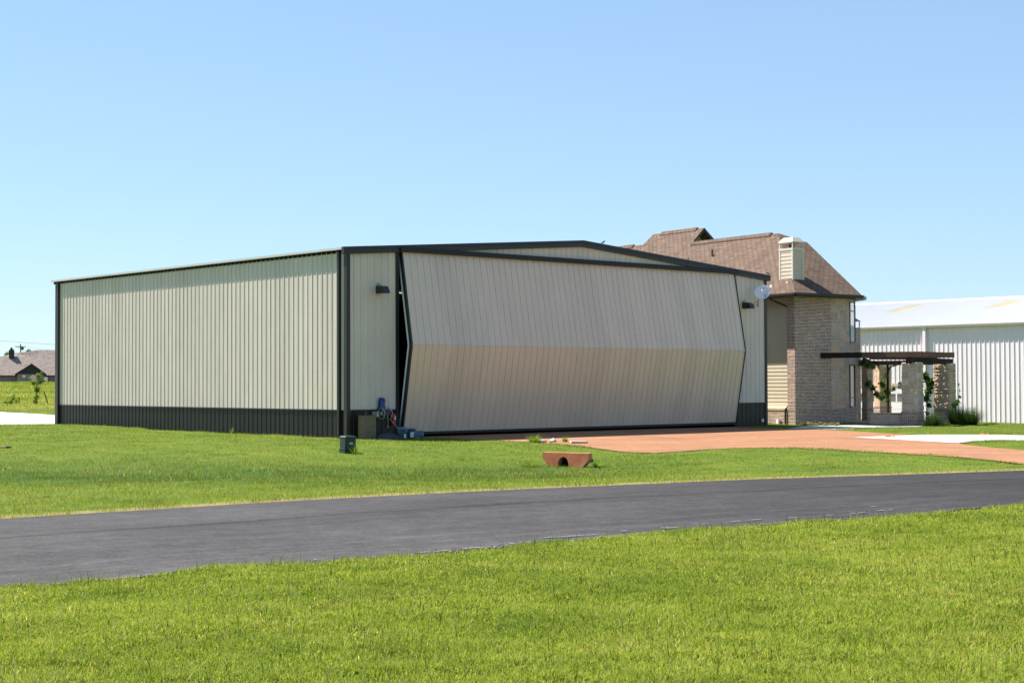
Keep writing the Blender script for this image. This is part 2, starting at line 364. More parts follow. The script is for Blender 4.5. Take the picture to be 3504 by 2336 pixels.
# ------------------------------------------------------------ terrain
road_far = np.array([[-40, -6], [-30, 3], [-20, 12], [-13, 18.2], [-10, 20.7], [-7.44, 22.66], [-5.78, 24.13], [-3.88, 25.8], [-1.81, 27.25], [-.29, 28.46], [2.02, 29.74], [4.54, 31.06], [8.25, 32.69], [11.12, 33.91], [16, 35.9], [24, 38.6], [40, 43], [70, 50]])
road_near = np.array([[-32, -14], [-22, -4], [-13, 5.5], [-9, 10.1], [-6.5, 12.8], [-4.76, 14.5], [-3.66, 15.3], [-2.95, 16.06], [-2.15, 16.55], [-1.13, 17.01], [.18, 18.29], [1.76, 19.49], [3.24, 20.61], [5.58, 22.14], [7.85, 23.95], [12, 26.6], [20, 31], [38, 37], [68, 44]])
def resample(P, n):
    d = np.concatenate([[0], np.cumsum(np.linalg.norm(np.diff(P, axis=0), axis=1))]); s = np.linspace(0, d[-1], n)
    return np.stack([np.interp(s, d, P[:, 0]), np.interp(s, d, P[:, 1])], 1)
CT = np.array([(0,0,.2),(-6,9,.16),(6,9,.18),(0,12,.12),(-15,2,.15),(20,8,.15),(30,15,.1),(-40,-20,.1),(40,-10,.1),(10,16,.1),
  (-4.76,14.5,.0),(0,18.2,.0),(5.6,22.1,.0),(12,26.6,.0),(20,31,0.),(-13,6,.02),
  (-7.4,22.7,-.05),(-1.8,27.2,-.05),(4.5,31,-.05),(11.1,33.9,-.05),(24,38.6,-.07),(-13,18,-.05),(-20,12,-.05),(-2,22,-.0),(4,26,-.01),(-8,17,0.),
  (-14,39,-.33),(-20,37,-.3),(-8,38.5,-.34),(-2,38.5,-.36),(1.0,40.0,-.37),(3.6,39,-.26),(6,38.5,-.19),(9,38,-.13),(-30,36,-.25),
  (-4.8,45.3,-.15),(-10,46,-.12),(1,47,-.11),(-12,50,-.06),(-18,49,-.13),(-2,50,-.07),(2.4,49.6,-.09),(5,46.5,-.11),(8,47.5,-.08),(11.5,40.5,-.08),(12,36,-.07),(14.5,46,-.12),(17,50,-.14),
  (-5.8,54,-.075),(-9,57.5,-.02),(-13,63,-.03),(-17,67,.03),(-20,70,.06),(-21.5,71.5,.04),(-24,72.7,-.04),(0,60,-.06),(6,65,-.06),(11,70.0,-.10),(-14,80,-.05),(-5,75,-.06),
  (2,56.5,-.055),(8,58,-.06),(14,62,-.09),(12,66,-.10),(10,55,-.07),(15.5,57,-.13),(18,58.5,-.16),
  (13.3,72.6,-.13),(17,73,-.13),(19,72.3,-.15),(21,76,-.17),(16,78,-.14),(24,76.5,-.3),(22,70,-.25),(27,70,-.35),(28,86,-.5),(35,76,-.5),(22,92,-.45),
  (-35,70,-.05),(-45,60,-.05),(-30,90,.0),(-45,95,.02),(40,60,-.4),(40,40,-.1),(45,80,-.5),(0,100,0.),(20,110,-.4)], float)
def _phi(r2): return .5*r2*np.log(r2+1e-9)
def _tps():
    n = len(CT); P = CT[:, :2]; d = ((P[:, None]-P[None])**2).sum(2); K = _phi(d)+np.eye(n)*2.0
    A = np.zeros((n+3, n+3)); A[:n, :n] = K; A[:n, n] = 1; A[:n, n+1:] = P; A[n, :n] = 1; A[n+1:, :n] = P.T
    return np.linalg.solve(A, np.concatenate([CT[:, 2], [0, 0, 0]]))
TW = _tps()
def ss(x, a, b):
    q = np.clip((x-a)/(b-a), 0, 1); return q*q*(3-2*q)
def Tz(x, y):
    x = np.atleast_1d(np.asarray(x, float)); y = np.atleast_1d(np.asarray(y, float)); out = np.empty(len(x)); n = len(CT)
    for i in range(0, len(x), 60000):
        X = x[i:i+60000]; Y = y[i:i+60000]; d = (X[:, None]-CT[:, 0])**2+(Y[:, None]-CT[:, 1])**2
        out[i:i+60000] = _phi(d) @ TW[:n]+TW[n]+TW[n+1]*X+TW[n+2]*Y
    out = np.clip(out, -.6, .3)
    r = np.hypot(x, y-45); k = ss(r, 50, 75)
    far = -.02+2.05*ss(y, 100, 290)*ss(-x, -30, 20)+(-.45)*ss(x, 10, 30)*ss(y, 60, 80)-1.2*ss(y, 420, 900)
    return out*(1-k)+far*k
def tz(x, y): return float(Tz([x], [y])[0])
def pip(x, y, P):
    inside = np.zeros(len(x), bool); j = len(P)-1
    for i in range(len(P)):
        xi, yi = P[i]; xj, yj = P[j]
        c = ((yi > y) != (yj > y)) & (x < (xj-xi)*(y-yi)/(yj-yi+1e-12)+xi); inside ^= c; j = i
    return inside
def dist_poly(x, y, P, closed=False):
    d = np.full(len(x), 1e9); n = len(P)
    for i in range(n if closed else n-1):
        a = P[i]; b = P[(i+1) % n]; e = b-a; t_ = np.clip(((x-a[0])*e[0]+(y-a[1])*e[1])/(e @ e+1e-12), 0, 1)
        d = np.minimum(d, np.hypot(x-a[0]-t_*e[0], y-a[1]-t_*e[1]))
    return d
ROAD = np.concatenate([road_far, road_near[::-1]])
HA = .72872; HU = np.array([math.cos(HA), math.sin(HA)]); HV = np.array([-math.sin(HA), math.cos(HA)]); H0 = np.array([-5.7803, 54.5])
def hw(u, v): return H0+HU*u+HV*v
APRON = np.array([hw(2.0, .3), hw(1.95, -.6), [-2.6, 55.3], [-1.6, 53.9], [-.3, 52.6], [.9, 51.0], [2.0, 48.9], [2.7, 46.9], [3.3, 45.6], [4.1, 45.0], [4.9, 45.5], [5.8, 46.3], [7.0, 46.8], [8.31, 46.4], [9.38, 45.4], [10.25, 43.9], [11., 42.1], [11.62, 40.67], [11.97, 38.86], [12.1, 36.8], [12.9, 34.9], [15.5, 36.4], [15.1, 38.2], [14.95, 42], [14.82, 45.16], [14.53, 47.05], [14.3, 49.3], [14.44, 50.43], [15.1, 57.0], [14.3, 59.6], [13.0, 63.3], [11.84, 65.03], [9.53, 66.6], hw(20.9, -1.0), hw(20.9, .3)])
CONC = np.array([[12.03, 55.05], [14.44, 50.43], [15.4, 52.02], [16.37, 52.98], [17.44, 53.14], [24, 53.6], [40, 55], [40, 61.5], [24, 59.3], [19.11, 58.9], [17.92, 59.1], [15.2, 58.2]])
WALK = np.array([[11.5, 65.3], [13.2, 63.9], [14.9, 66.5], [16.4, 68.6], [18.6, 70.2], [18.2, 71.8], [15.5, 71.4], [13.2, 70.2]])
TAXI = np.array([[-70, 66.5], [-23.93, 72.9], [-21.6, 73.4], [-20.9, 71.5], [-19.5, 73.0], [-3.5, 87.0], [-20, 90], [-27.5, 93.9], [-34.9, 106.2], [-90, 150]])
HOLE = np.array([hw(.3, .3), hw(22.7, .3), hw(22.7, 22.4), hw(.3, 22.4)])
BLD = [np.array([hw(-.02, 0), hw(23, 0), hw(23, 22.7), hw(-.02, 22.7)])]
AHO = math.radians(34); OU = np.array([math.cos(AHO), math.sin(AHO)]); OV = np.array([-math.sin(AHO), math.cos(AHO)]); O0 = np.array([13.266, 73.])
def ow(x, y): return O0+OU*x+OV*y
BLD.append(np.array([ow(0, 0), ow(3.39, 0), ow(4.71, .64), ow(5.3, 2.2), ow(7.4, 2.2), ow(7.4, 20), ow(0, 20)]))

def axis(a, b, st, lo, hi):
    c = list(np.arange(a, b, st)); s = st
    while c[-1] < hi: s *= 1.18; c.append(c[-1]+s)
    s = st; l = [c[0]]
    while l[-1] > lo: s *= 1.18; l.append(l[-1]-s)
    return np.array(l[1:][::-1]+c)
gx = axis(-32, 34, .3, -2500, 2500); gy = axis(5, 96, .3, -300, 3500)
GX, GY = np.meshgrid(gx, gy); X = GX.ravel(); Y = GY.ravel(); Z = Tz(X, Y)
def bumpf(x, y): return .016*np.sin(x*1.7+.6*np.sin(y*1.1))*np.sin(y*1.9+x*.4)+.008*np.sin(x*2.9+1)*np.sin(y*2.3)+.03*np.sin(x*.55+1.3*np.sin(y*.35))*np.sin(y*.5+.4)*ss(y, 40, 46)
bumpz = bumpf(X, Y)
def lawn_mask(x, y):
    m_ = np.ones(len(x), bool)
    for P in (ROAD, APRON, CONC, WALK, TAXI, *BLD): m_ &= ~pip(x, y, P)
    return m_
lm = lawn_mask(X, Y); d_road = np.minimum(dist_poly(X, Y, road_far), dist_poly(X, Y, road_near))
dh = np.full(len(X), 9.)
for P in (APRON, CONC, WALK, TAXI): dh = np.minimum(dh, dist_poly(X, Y, P, True))
edge = np.minimum(d_road, dh)
Z = Z+np.where(lm, bumpz*ss(edge, .2, 1.5)+.02*ss(edge, .05, .6), -.03)
# ditch dug in front of the culvert
def swale(x, y): return np.exp(-((y-38.2-.02*x)/4.2)**2)*(1-ss(x, .5, 5.0))
lush = np.clip(.75*swale(X, Y)+.10*np.sin(X*.5)*np.sin(Y*.35), 0, .85)*ss(edge, .4, 1.5)
dryv = np.where(Y > (np.interp(X, road_far[:, 0], road_far[:, 1])-1), 1-ss(d_road, .25, .8), (1-ss(d_road, .05, .25))*.8)*lm
fieldk = ss(Y, 85, 110)*(1-ss(Y, 150, 200)); dryv = np.maximum(dryv, .35*fieldk)
nx, ny = len(gx), len(gy); I = np.arange(nx*ny).reshape(ny, nx)
Q = np.stack([I[:-1, :-1], I[:-1, 1:], I[1:, 1:], I[1:, :-1]], -1).reshape(-1, 4)
ground = fastmesh('ground', np.stack([X, Y, Z], 1), Q, M['ground'], attrs={'lush': lush, 'dry': dryv}, smooth=True); tagp(ground, kind='structure')

def sheet(name, P, mat, dz, step=.6, thick=0.):
    """a sheet that follows the ground, cut to polygon P"""
    import bmesh
    bm = bmesh.new(); vs = [bm.verts.new((p[0], p[1], 0)) for p in P]; bm.faces.new(vs)
    x0, y0 = P.min(0); x1, y1 = P.max(0)
    for k in np.arange(math.floor(x0/step)*step, x1, step): bmesh.ops.bisect_plane(bm, geom=bm.verts[:]+bm.edges[:]+bm.faces[:], plane_co=(k+.01, 0, 0), plane_no=(1, 0, 0))
    for k in np.arange(math.floor(y0/step)*step, y1, step): bmesh.ops.bisect_plane(bm, geom=bm.verts[:]+bm.edges[:]+bm.faces[:], plane_co=(0, k+.01, 0), plane_no=(0, 1, 0))
    bmesh.ops.triangulate(bm, faces=bm.faces[:])
    z = Tz([v.co.x for v in bm.verts], [v.co.y for v in bm.verts])
    for v, q in zip(bm.verts, z): v.co.z = q+dz
    if len(bm.faces) and sum(f.normal.z for f in bm.faces) < 0: bmesh.ops.reverse_faces(bm, faces=bm.faces[:])
    me = bpy.data.meshes.new(name); bm.to_mesh(me); bm.free(); me.materials.append(mat)
    for p in me.polygons: p.use_smooth = True
    o = bpy.data.objects.new(name, me); C.collection.objects.link(o); tagp(o, kind='structure'); return o
# road: strip with an 'across' value
n = 260; a_ = resample(road_far, n); b_ = resample(road_near, n); m_ = 14
wv = (rng.random((n,))-.5)*.10+.06*np.sin(np.arange(n)*.9); nrmv = (b_-a_)/np.linalg.norm(b_-a_, axis=1)[:, None]
b_ = b_+nrmv*(wv[:, None]*1.1-.03); a_ = a_+nrmv*((rng.random((n,))-.5)*.05)[:, None]
S = np.linspace(0, 1, m_); RP = a_[:, None]*(1-S)[None, :, None]+b_[:, None]*S[None, :, None]; RP = RP.reshape(-1, 2)
rz = Tz(RP[:, 0], RP[:, 1])+.012+np.tile(.03*np.sin(S*math.pi), n); I = np.arange(n*m_).reshape(n, m_)
Q = np.stack([I[:-1, :-1], I[:-1, 1:], I[1:, 1:], I[1:, :-1]], -1).reshape(-1, 4)
road = fastmesh('road', np.column_stack([RP, rz]), Q, M['asphalt'], attrs={'across': np.tile(S, n), 'along': np.repeat(np.arange(n)*.62, m_)}, smooth=True); tagp(road, kind='structure')
sheet('driveway', APRON, M['orange'], .008)
sheet('concrete_pad', CONC, M['concrete'], .016)
sheet('path', WALK, M['concrete'], .016)
sheet('taxiway', TAXI, M['concrete'], .012, 3.)

# broken white paint and gravel along the near edge of the road
def at_ground(px, py, it=3):
    z = 0.
    for _ in range(it+2): g = gz(px, py, z); z = tz(g[0], g[1])
    return np.array([g[0], g[1], z])
def road_paint():
    V = []; F = []
    strips = [(1880, 1846, 60), (1960, 1840, 110), (2150, 1823, 30), (2420, 1797, 70), (2520, 1791, 60), (2590, 1785, 60), (2720, 1776, 30), (3050, 1750, 60), (1180, 1926, 30), (1500, 1893, 120), (1640, 1880, 120), (1800, 1862, 90), (2060, 1833, 90), (2300, 1811, 60), (2840, 1768, 60), (2950, 1760, 60), (705, 1866, 12), (600, 1873, 14), (462, 1817, 8), (1125, 1835, 12), (3000, 1737, 20)]
    for px, py, L_ in strips:
        for q in range(max(1, int(L_/26))):
            x0 = px+(q-.5*L_/26)*26*random.uniform(.8, 1.2); g = at_ground(x0, py-(x0-px)*.075+random.uniform(-1.5, 1.5)); i = len(V); n_ = 10; ln_ = random.uniform(.03, .12); wd = random.uniform(.008, .028)
            for j in range(n_):
                th = 2*math.pi*j/n_; r = random.uniform(.6, 1.3); dx = math.cos(th)*ln_*r; dy = math.sin(th)*wd*r; c_, s_ = .82, .57
                x, y = g[0]+dx*c_-dy*s_, g[1]+dx*s_+dy*c_; V.append((x, y, g[2]+.032))
            F.append(tuple(range(i, i+n_)))
    me = bpy.data.meshes.new('road_paint'); me.from_pydata(V, [], F); me.materials.append(M['whitepaint']); o = bpy.data.objects.new('road_paint', me); C.collection.objects.link(o)
    zz = Tz([v.co.x for v in me.vertices], [v.co.y for v in me.vertices])
    tagp(o, 'worn scraps of white paint scattered along the grey asphalt road', 'paint', kind='stuff')
M['whitepaint'] = painted('worn_white_paint', (.20, .195, .19), .9, .3)
road_paint()
t = MT('road_gravel', .9); t.col(t.ramp(t.attr('tone').outputs['Fac'], [(0, (.03, .03, .032)), (.6, (.12, .11, .10)), (.8, (.3, .27, .23)), (1, (.5, .47, .42))])); M['gravel'] = t.m
def gravel():
    n_ = 3800; t_ = rng.random(n_); base = resample(road_near, 4000); sel = base[(base[:, 0] > -6) & (base[:, 0] < 10)]
    wgt = .25+1.2*np.exp(-((sel[:, 0]+.9)/1.6)**2); wgt /= wgt.sum(); idx = rng.choice(len(sel), n_, p=wgt); p = sel[idx]
    off = rng.normal(0, .11, n_)-.0; p = p+np.stack([-off*.6, off*.8], 1)+rng.normal(0, .02, (n_, 2))
    z = Tz(p[:, 0], p[:, 1])+.018; r = rng.uniform(.003, .011, n_)
    oc = np.array([(1, 0, 0), (0, 1, 0), (-1, 0, 0), (0, -1, 0), (0, 0, .8), (0, 0, -.6)], float)
    V = np.column_stack([p, z])[:, None]+oc[None]*r[:, None, None]*rng.uniform(.6, 1.4, (n_, 6, 1))
    F = np.array([(0, 1, 4), (1, 2, 4), (2, 3, 4), (3, 0, 4), (1, 0, 5), (2, 1, 5), (3, 2, 5), (0, 3, 5)])
    F = (np.arange(n_)*6)[:, None, None]+F[None]
    o = fastmesh('gravel', V.reshape(-1, 3), F.reshape(-1, 3), M['gravel'], tone=np.repeat(rng.random(n_)**2.6, 6)); tagp(o, 'dark crumbled gravel along the near edge of the road', 'gravel', kind='stuff')
gravel()

# ------------------------------------------------------------ grass blades
def vnoise(x, y, f, seed=0):
    r = np.random.default_rng(seed); G = r.random((64, 64)); X_ = x*f; Y_ = y*f; i = np.floor(X_).astype(int); j = np.floor(Y_).astype(int); u = X_-i; v = Y_-j
    u = u*u*(3-2*u); v = v*v*(3-2*v); g = lambda a, b: G[a % 64, b % 64]
    return (g(i, j)*(1-u)+g(i+1, j)*u)*(1-v)+(g(i, j+1)*(1-u)+g(i+1, j+1)*u)*v
def blades(x, y, h, wd, lean, tone, two=True):
    n_ = len(x); z = Tz(x, y)+.015+bumpf(x, y); th = rng.random(n_)*2*math.pi; ph = rng.random(n_)*2*math.pi
    sx, sy = np.cos(th)*wd/2, np.sin(th)*wd/2; lx, ly = np.cos(ph)*lean*h, np.sin(ph)*lean*h
    B = lambda a, b, c: np.stack([a, b, c], 1)
    if two:
        V = np.stack([B(x-sx, y-sy, z-.01), B(x+sx, y+sy, z-.01), B(x+sx*.8+lx*.3, y+sy*.8+ly*.3, z+h*.55), B(x-sx*.8+lx*.3, y-sy*.8+ly*.3, z+h*.55), B(x+lx, y+ly, z+h*(1-.35*lean))], 1)
        i = np.arange(n_)*5; T3 = np.stack([i+3, i+2, i+4], 1); Q4 = np.stack([i, i+1, i+2, i+3], 1); return V.reshape(-1, 3), T3, Q4, np.repeat(tone, 5)
    V = np.stack([B(x-sx, y-sy, z-.01), B(x+sx, y+sy, z-.01), B(x+lx, y+ly, z+h)], 1); i = np.arange(n_)*3
    return V.reshape(-1, 3), np.stack([i, i+1, i+2], 1), None, np.repeat(tone, 3)
def tonef(x, y, n_):
    a = vnoise(x, y, .8, 1); b = vnoise(x, y, 2.6, 2); c = vnoise(x, y, .25, 3)
    return np.clip(.42+.30*(a-.5)+.30*(b-.5)+.25*(c-.5)+rng.normal(0, .15, n_), 0, .84)
def near_lawn():
    N = 820000; d = 6.8+13.2*rng.random(N*2)**1.15; d = d[:N*2]; a = (rng.random(N*2)*2-1)*(.40*d+1.2); x, y = a, d
    # extend towards the right, where the verge reaches farther back
    far_ = rng.random(N//2)*11+15; xr = rng.random(N//2)*10+0; yw = rng.random(420000)**1.1*18+6; xw = (rng.choice([-1, 1], 420000))*(.40*yw+1.2+7*rng.random(420000)**1.5); x = np.concatenate([x, xr, xw]); y = np.concatenate([y, far_, yw])
    yn = np.interp(x, road_near[:, 0], road_near[:, 1]); k = (y < yn-.46+.40*vnoise(x, y, 1.3, 5)*rng.random(len(x))**.5) & (np.abs(x) < .41*y+8.3)
    x, y = x[k], y[k]; n_ = len(x); de = np.interp(x, road_near[:, 0], road_near[:, 1])-.3-y
    cl = vnoise(x, y, 4, 7)*.6+vnoise(x, y, 11, 8)*.4
    keep = rng.random(n_) < (.55+.45*ss(cl, .25, .6)); x, y, de, cl = x[keep], y[keep], de[keep], cl[keep]; n_ = len(x)
    h = (.032+.060*cl)*rng.uniform(.6, 1.35, n_)*(1+.15*np.exp(-de/.5)); wd = rng.uniform(.0035, .0078, n_)*(1+.03*(y-8)); lean = rng.uniform(.1, .9, n_)
    tone = tonef(x, y, n_); dead = rng.random(n_) < (.05+.12*ss(vnoise(x, y, 1.1, 12), .5, .85)); tone[dead] = rng.uniform(.78, 1., dead.sum())
    # longer darker stems
    fl = rng.random(n_) < .0010; tone[fl] = 1.; h[fl] *= 1.15
    m_ = rng.random(n_) < np.where(de < .45, .014, .005); h[m_] *= 2.1; lean[m_] *= .5; tone[m_] = .2
    V, T3, Q4, tn = blades(x, y, h, wd, lean, tone)
    o = fastmesh('lawn_grass', V, T3, M['grassblade'], tone=tn, quads=Q4); tagp(o, 'bright green mown grass blades in front of the road', 'grass', kind='stuff')
near_lawn()
def mid_lawn():
    N = 1150000; r = rng.random(N); y = 21+(97-21)*r**1.35; x = (rng.random(N)*2-1)*(.38*y+4.)
    k = lawn_mask(x, y) & (y > np.interp(x, road_far[:, 0], road_far[:, 1])); x, y = x[k], y[k]; n_ = len(x)
    # nothing inside the paved edges
    cl = vnoise(x, y, 2.2, 17)*.6+vnoise(x, y, 6, 18)*.4; keep = rng.random(n_) < (.4+.6*ss(cl, .3, .6)); x, y, cl = x[keep], y[keep], cl[keep]; n_ = len(x)
    sw = swale(x, y); de = dist_poly(x, y, road_far)
    h = (.030+.040*cl+.025*sw)*rng.uniform(.6, 1.4, n_); h *= np.where(x > 5, .7, 1.); wd = rng.uniform(.006, .010, n_)*(y/30)**.7; lean = rng.uniform(.1, .9, n_)
    tone = tonef(x, y, n_)-.17-.30*sw; tone = np.clip(tone, .03, .84)
    dead = rng.random(n_) < .05+.75*np.exp(-de/.22)+.22*ss(vnoise(x, y, .5, 22), .5, .8)+.25*np.exp(-((de-1.6)/.7)**2)*ss(x, -1, 3); tone[dead] = rng.uniform(.8, 1., dead.sum())
    wh = rng.random(n_) < .010*(sw > .3)*(vnoise(x, y, .9, 44) > .5)+.0015; h[wh] *= 1.3; tone[wh] = 1.
    V, T3, Q4, tn = blades(x, y, h, wd, lean, tone, False)
    o = fastmesh('far_lawn_grass', V, T3, M['grassblade'], tone=tn); tagp(o, 'green lawn grass between the road and the hangar', 'grass', kind='stuff')
mid_lawn()
def field():
    N = 150000; y = 92+rng.random(N)**1.2*190; x = -y*(.20+.15*rng.random(N)); k = ~pip(x, y, TAXI); x, y = x[k], y[k]; n_ = len(x)
    cl = vnoise(x, y, .35, 31); h = (.06+.30*cl*ss(y, 110, 135))*rng.uniform(.5, 1.4, n_); wd = .03*(y/100)*rng.uniform(.6, 1.4, n_); tone = np.clip(.50+.5*(vnoise(x, y, .16, 32)-.5)+rng.normal(0, .2, n_)+.1*ss(y, 108, 120), 0, 1)
    V, T3, Q4, tn = blades(x, y, h, wd, rng.uniform(.1, .7, n_), tone, False)
    o = fastmesh('meadow_grass', V, T3, M['grassblade'], tone=tn); tagp(o, 'rough meadow grass in the field beyond the white concrete taxiway', 'grass', kind='stuff')
field()
# ------------------------------------------------------------ small plants made of single blades / leaves
def clump(name, label, cat, x, y, n_, r, h, mat, wd=.008, arch=.8, tone=(.1, .8), group=None, z=None):
    th = rng.random(n_)*2*math.pi; r0 = r*.35*np.sqrt(rng.random(n_)); ln_ = h*rng.uniform(.45, 1.15, n_); out = rng.uniform(.1, 1, n_)*arch; z0 = tz(x, y) if z is None else z; K = 6
    V = np.zeros((n_, K*2-1, 3)); cx, sx = np.cos(th), np.sin(th)
    for k in range(K):
        s_ = k/(K-1); rad = r0+r*out*s_**1.4*1.0; zz = ln_*(s_*1.35-.62*out*s_**2.4); px_, py_ = rad*cx, rad*sx; w_ = wd*(1-s_*.9)*rng.uniform(.9, 1.1, n_)
        if k < K-1:
            V[:, 2*k] = np.stack([px_+sx*w_, py_-cx*w_, zz], 1); V[:, 2*k+1] = np.stack([px_-sx*w_, py_+cx*w_, zz], 1)
        else: V[:, 2*k] = np.stack([px_, py_, zz], 1)
    V = V.reshape(n_, -1, 3); i = np.arange(n_)*(2*K-1); Q4 = np.concatenate([np.stack([i+2*k, i+2*k+1, i+2*k+3, i+2*k+2], 1) for k in range(K-2)]); T3 = np.stack([i+2*K-4, i+2*K-3, i+2*K-2], 1)
    tn = np.repeat(rng.uniform(*tone, n_), 2*K-1); o = fastmesh(name, V.reshape(-1, 3), T3, mat, tone=tn, quads=Q4); o.location = (x, y, z0-.02)
    return tagp(o, label, cat, group)
def leafcloud(centers, radii, n_, size, seed=0, flat=1., tone=(0, 1), shell=.55):
    r_ = np.random.default_rng(seed); c = np.array(centers, float); rd = np.array(radii, float); wt = rd**2; idx = r_.choice(len(c), n_, p=wt/wt.sum())
    d = r_.normal(size=(n_, 3)); d /= np.linalg.norm(d, axis=1)[:, None]; rr = rd[idx]*(shell+(1-shell)*r_.random(n_))*r_.uniform(.55, 1.1, n_); p = c[idx]+d*rr[:, None]*np.array([1, 1, flat])
    a = r_.normal(size=(n_, 3)); a /= np.linalg.norm(a, axis=1)[:, None]; b = np.cross(a, r_.normal(size=(n_, 3))); b /= np.linalg.norm(b, axis=1)[:, None]; s_ = size*r_.uniform(.6, 1.4, n_)
    V = np.stack([p-a*s_[:, None], p+b*s_[:, None]*.45, p+a*s_[:, None], p-b*s_[:, None]*.45], 1); i = np.arange(n_)*4
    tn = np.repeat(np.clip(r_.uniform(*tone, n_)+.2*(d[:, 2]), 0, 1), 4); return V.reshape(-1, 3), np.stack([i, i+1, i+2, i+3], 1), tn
def foliage_obj(name, mat, parent=None, **k):
    V, Q4, tn = leafcloud(**k); o = fastmesh(name, V, Q4, mat, tone=tn)
    if parent: o.parent = parent
    return o

# ------------------------------------------------------------ ribbed steel sheet
def ribsheet(name, mat, parent, L0, L1, zb, zt, to3, out=1., pitch=.305, d=.023, bw=.056, tw=.022, minor=True):
    """vertical panel from L0 to L1; zb, zt: functions of s; to3(s, depth, z)"""
    prof = []; k = math.ceil((L0-bw)/pitch); s0 = k*pitch
    prof.append((L0, 0.))
    while s0 < L1:
        c = s0
        for a, b in ((-bw/2, 0), (-tw/2, d), (tw/2, d), (bw/2, 0)):
            if L0 < c+a < L1: prof.append((c+a, b))
        if minor:
            for q in (pitch*.36, pitch*.64):
                for a, b in ((-.014, 0), (-.005, .005), (.005, .005), (.014, 0)):
                    if L0 < c+q+a < L1: prof.append((c+q+a, b))
        s0 += pitch
    prof.append((L1, 0.)); prof.sort(key=lambda q: q[0]); b = MB()
    for s_, dd in prof: b.v.append(tuple(to3(s_, dd, zb(s_)))); b.v.append(tuple(to3(s_, dd, zt(s_))))
    for i in range(len(prof)-1): b.f.append((2*i, 2*i+2, 2*i+3, 2*i+1)); b.tone.append(0.); b.mi.append(0)
    return b.build(name, mat, parent)

# ------------------------------------------------------------ hangar (local frame: x along the front, y along the side, z up)
HW, HL, TR, EV, RG = 23.0, 22.73, .955, 6.42, 7.30
hg = thing('hangar', 'tan ribbed steel aircraft hangar with dark brown trim and a half open bifold door', 'hangar', (*H0, 0), HA)
def rake(s): return EV+(RG-EV)*(1-abs(s-HW/2)/(HW/2))
DL, DR, DT = 2.14, 20.93, 6.62   # door opening
hside = lambda s, d, z: (-d, s, z)
ribsheet('side_wall', M['tan'], hg, .42, HL-.1, lambda s: TR, lambda s: EV+.12, hside)
ribsheet('side_wainscot', M['dark'], hg, .42, HL-.1, lambda s: -.45, lambda s: TR-.02, hside)
hfront = lambda s, d, z: (s, -d, z)
ribsheet('front_wall', M['tan'], hg, .1, DL, lambda s: TR, lambda s: min(rake(s)+.1, 99), hfront)
ribsheet('front_wall', M['tan'], hg, DR, HW-.1, lambda s: TR, lambda s: rake(s)+.1, hfront)
ribsheet('gable_wall', M['tan'], hg, DL, DR, lambda s: min(DT+.05, rake(s)), lambda s: rake(s)+.1, hfront)
ribsheet('front_wainscot', M['dark'], hg, .1, DL, lambda s: -.4, lambda s: TR-.02, hfront)
ribsheet('front_wainscot', M['dark'], hg, DR, HW-.1, lambda s: -.4, lambda s: TR-.02, hfront)
b = MB()   # back and far side walls, floor and lining
b.poly([(HW, 0, -.4), (HW, HL, -.4), (HW, HL, EV+.1), (HW, 0, EV+.1)]).poly([(HW, HL, -.4), (0, HL, -.4), (0, HL, EV+.1), (HW/2, HL, RG+.1), (HW, HL, EV+.1)])
b.build('rear_wall', M['tan'], hg)
b = MB(); e = .12
b.poly([(e, e, .01), (HW-e, e, .01), (HW-e, HL-e, .01), (e, HL-e, .01)]).poly([(e, HL-e, 0), (HW-e, HL-e, 0), (HW-e, HL-e, EV), (e, HL-e, EV)])
b.poly([(e, e, -.3), (e, HL-e, -.3), (e, HL-e, EV), (e, e, EV)]).poly([(HW-e, e, 0), (HW-e, e, EV), (HW-e, HL-e, EV), (HW-e, HL-e, 0)])
b.poly([(e, e, 0), (DL, e, 0), (DL, e, EV), (e, e, EV)]).poly([(DR, e, 0), (HW-e, e, 0), (HW-e, e, EV), (DR, e, EV)])
for s in np.arange(3, 20, 3.6): b.box(e+.01, s, 0, e+.22, s+.2, EV)
for z in (1.2, 2.6, 4.0, 5.4): b.box(e+.005, e, z, e+.1, HL-e, z+.1)
b.build('interior_lining', M['interior'], hg)
b = MB()   # jambs either side of the door
b.box(DL-.02, -.045, -.3, DL+.13, .30, DT+.0); b.build('door_jamb', M['black'], hg)
b = MB(); b.box(DR-.10, -.0, -.3, DR+.04, .3, DT); b.build('door_jamb', M['black'], hg)
# trims
b = MB(); b.box(-.055, .0, -.45, .0, .12, EV+.1).box(-.058, -.058, -.45, .10, .0, EV+.06); b.build('corner_trim', M['trim'], hg)
b = MB(); b.box(HW-.10, -.055, -.4, HW+.05, .1, EV+.06); b.build('corner_trim', M['trim'], hg)
b = MB(); b.box(-.05, HL-.1, -.4, .0, HL+.05, EV+.1); b.build('corner_trim', M['trim'], hg)
ribsheet('corner_panel', M['tan'], hg, .12, .34, lambda s: TR, lambda s: EV+.1, lambda s, d, z: (-.006-d*.2, s, z))
b = MB(); b.box(-.006, .12, -.45, 0.03, .42, TR-.01); b.build('corner_panel_base', M['dark'], hg)
for y_ in (.335, HL-.36):
    b = MB(); b.box(-.12, y_, -.12, -.012, y_+.10, EV+.1).extr([(-.05, -.05), (.05, -.05), (.05, .05), (-.05, .05)], (-.066, y_+.05, -.05), (-.30, y_+.05, -.16)); b.build('downspout', M['trim'], hg)
for q in ((-.052, .44, TR-.03, .0, HL-.1, TR+.012), (.1, -.052, TR-.03, DL-.03, 0, TR+.012), (DR+.05, -.052, TR-.03, HW-.1, 0, TR+.012)): b = MB(); b.box(*q); b.build('base_trim', M['trim'], hg)
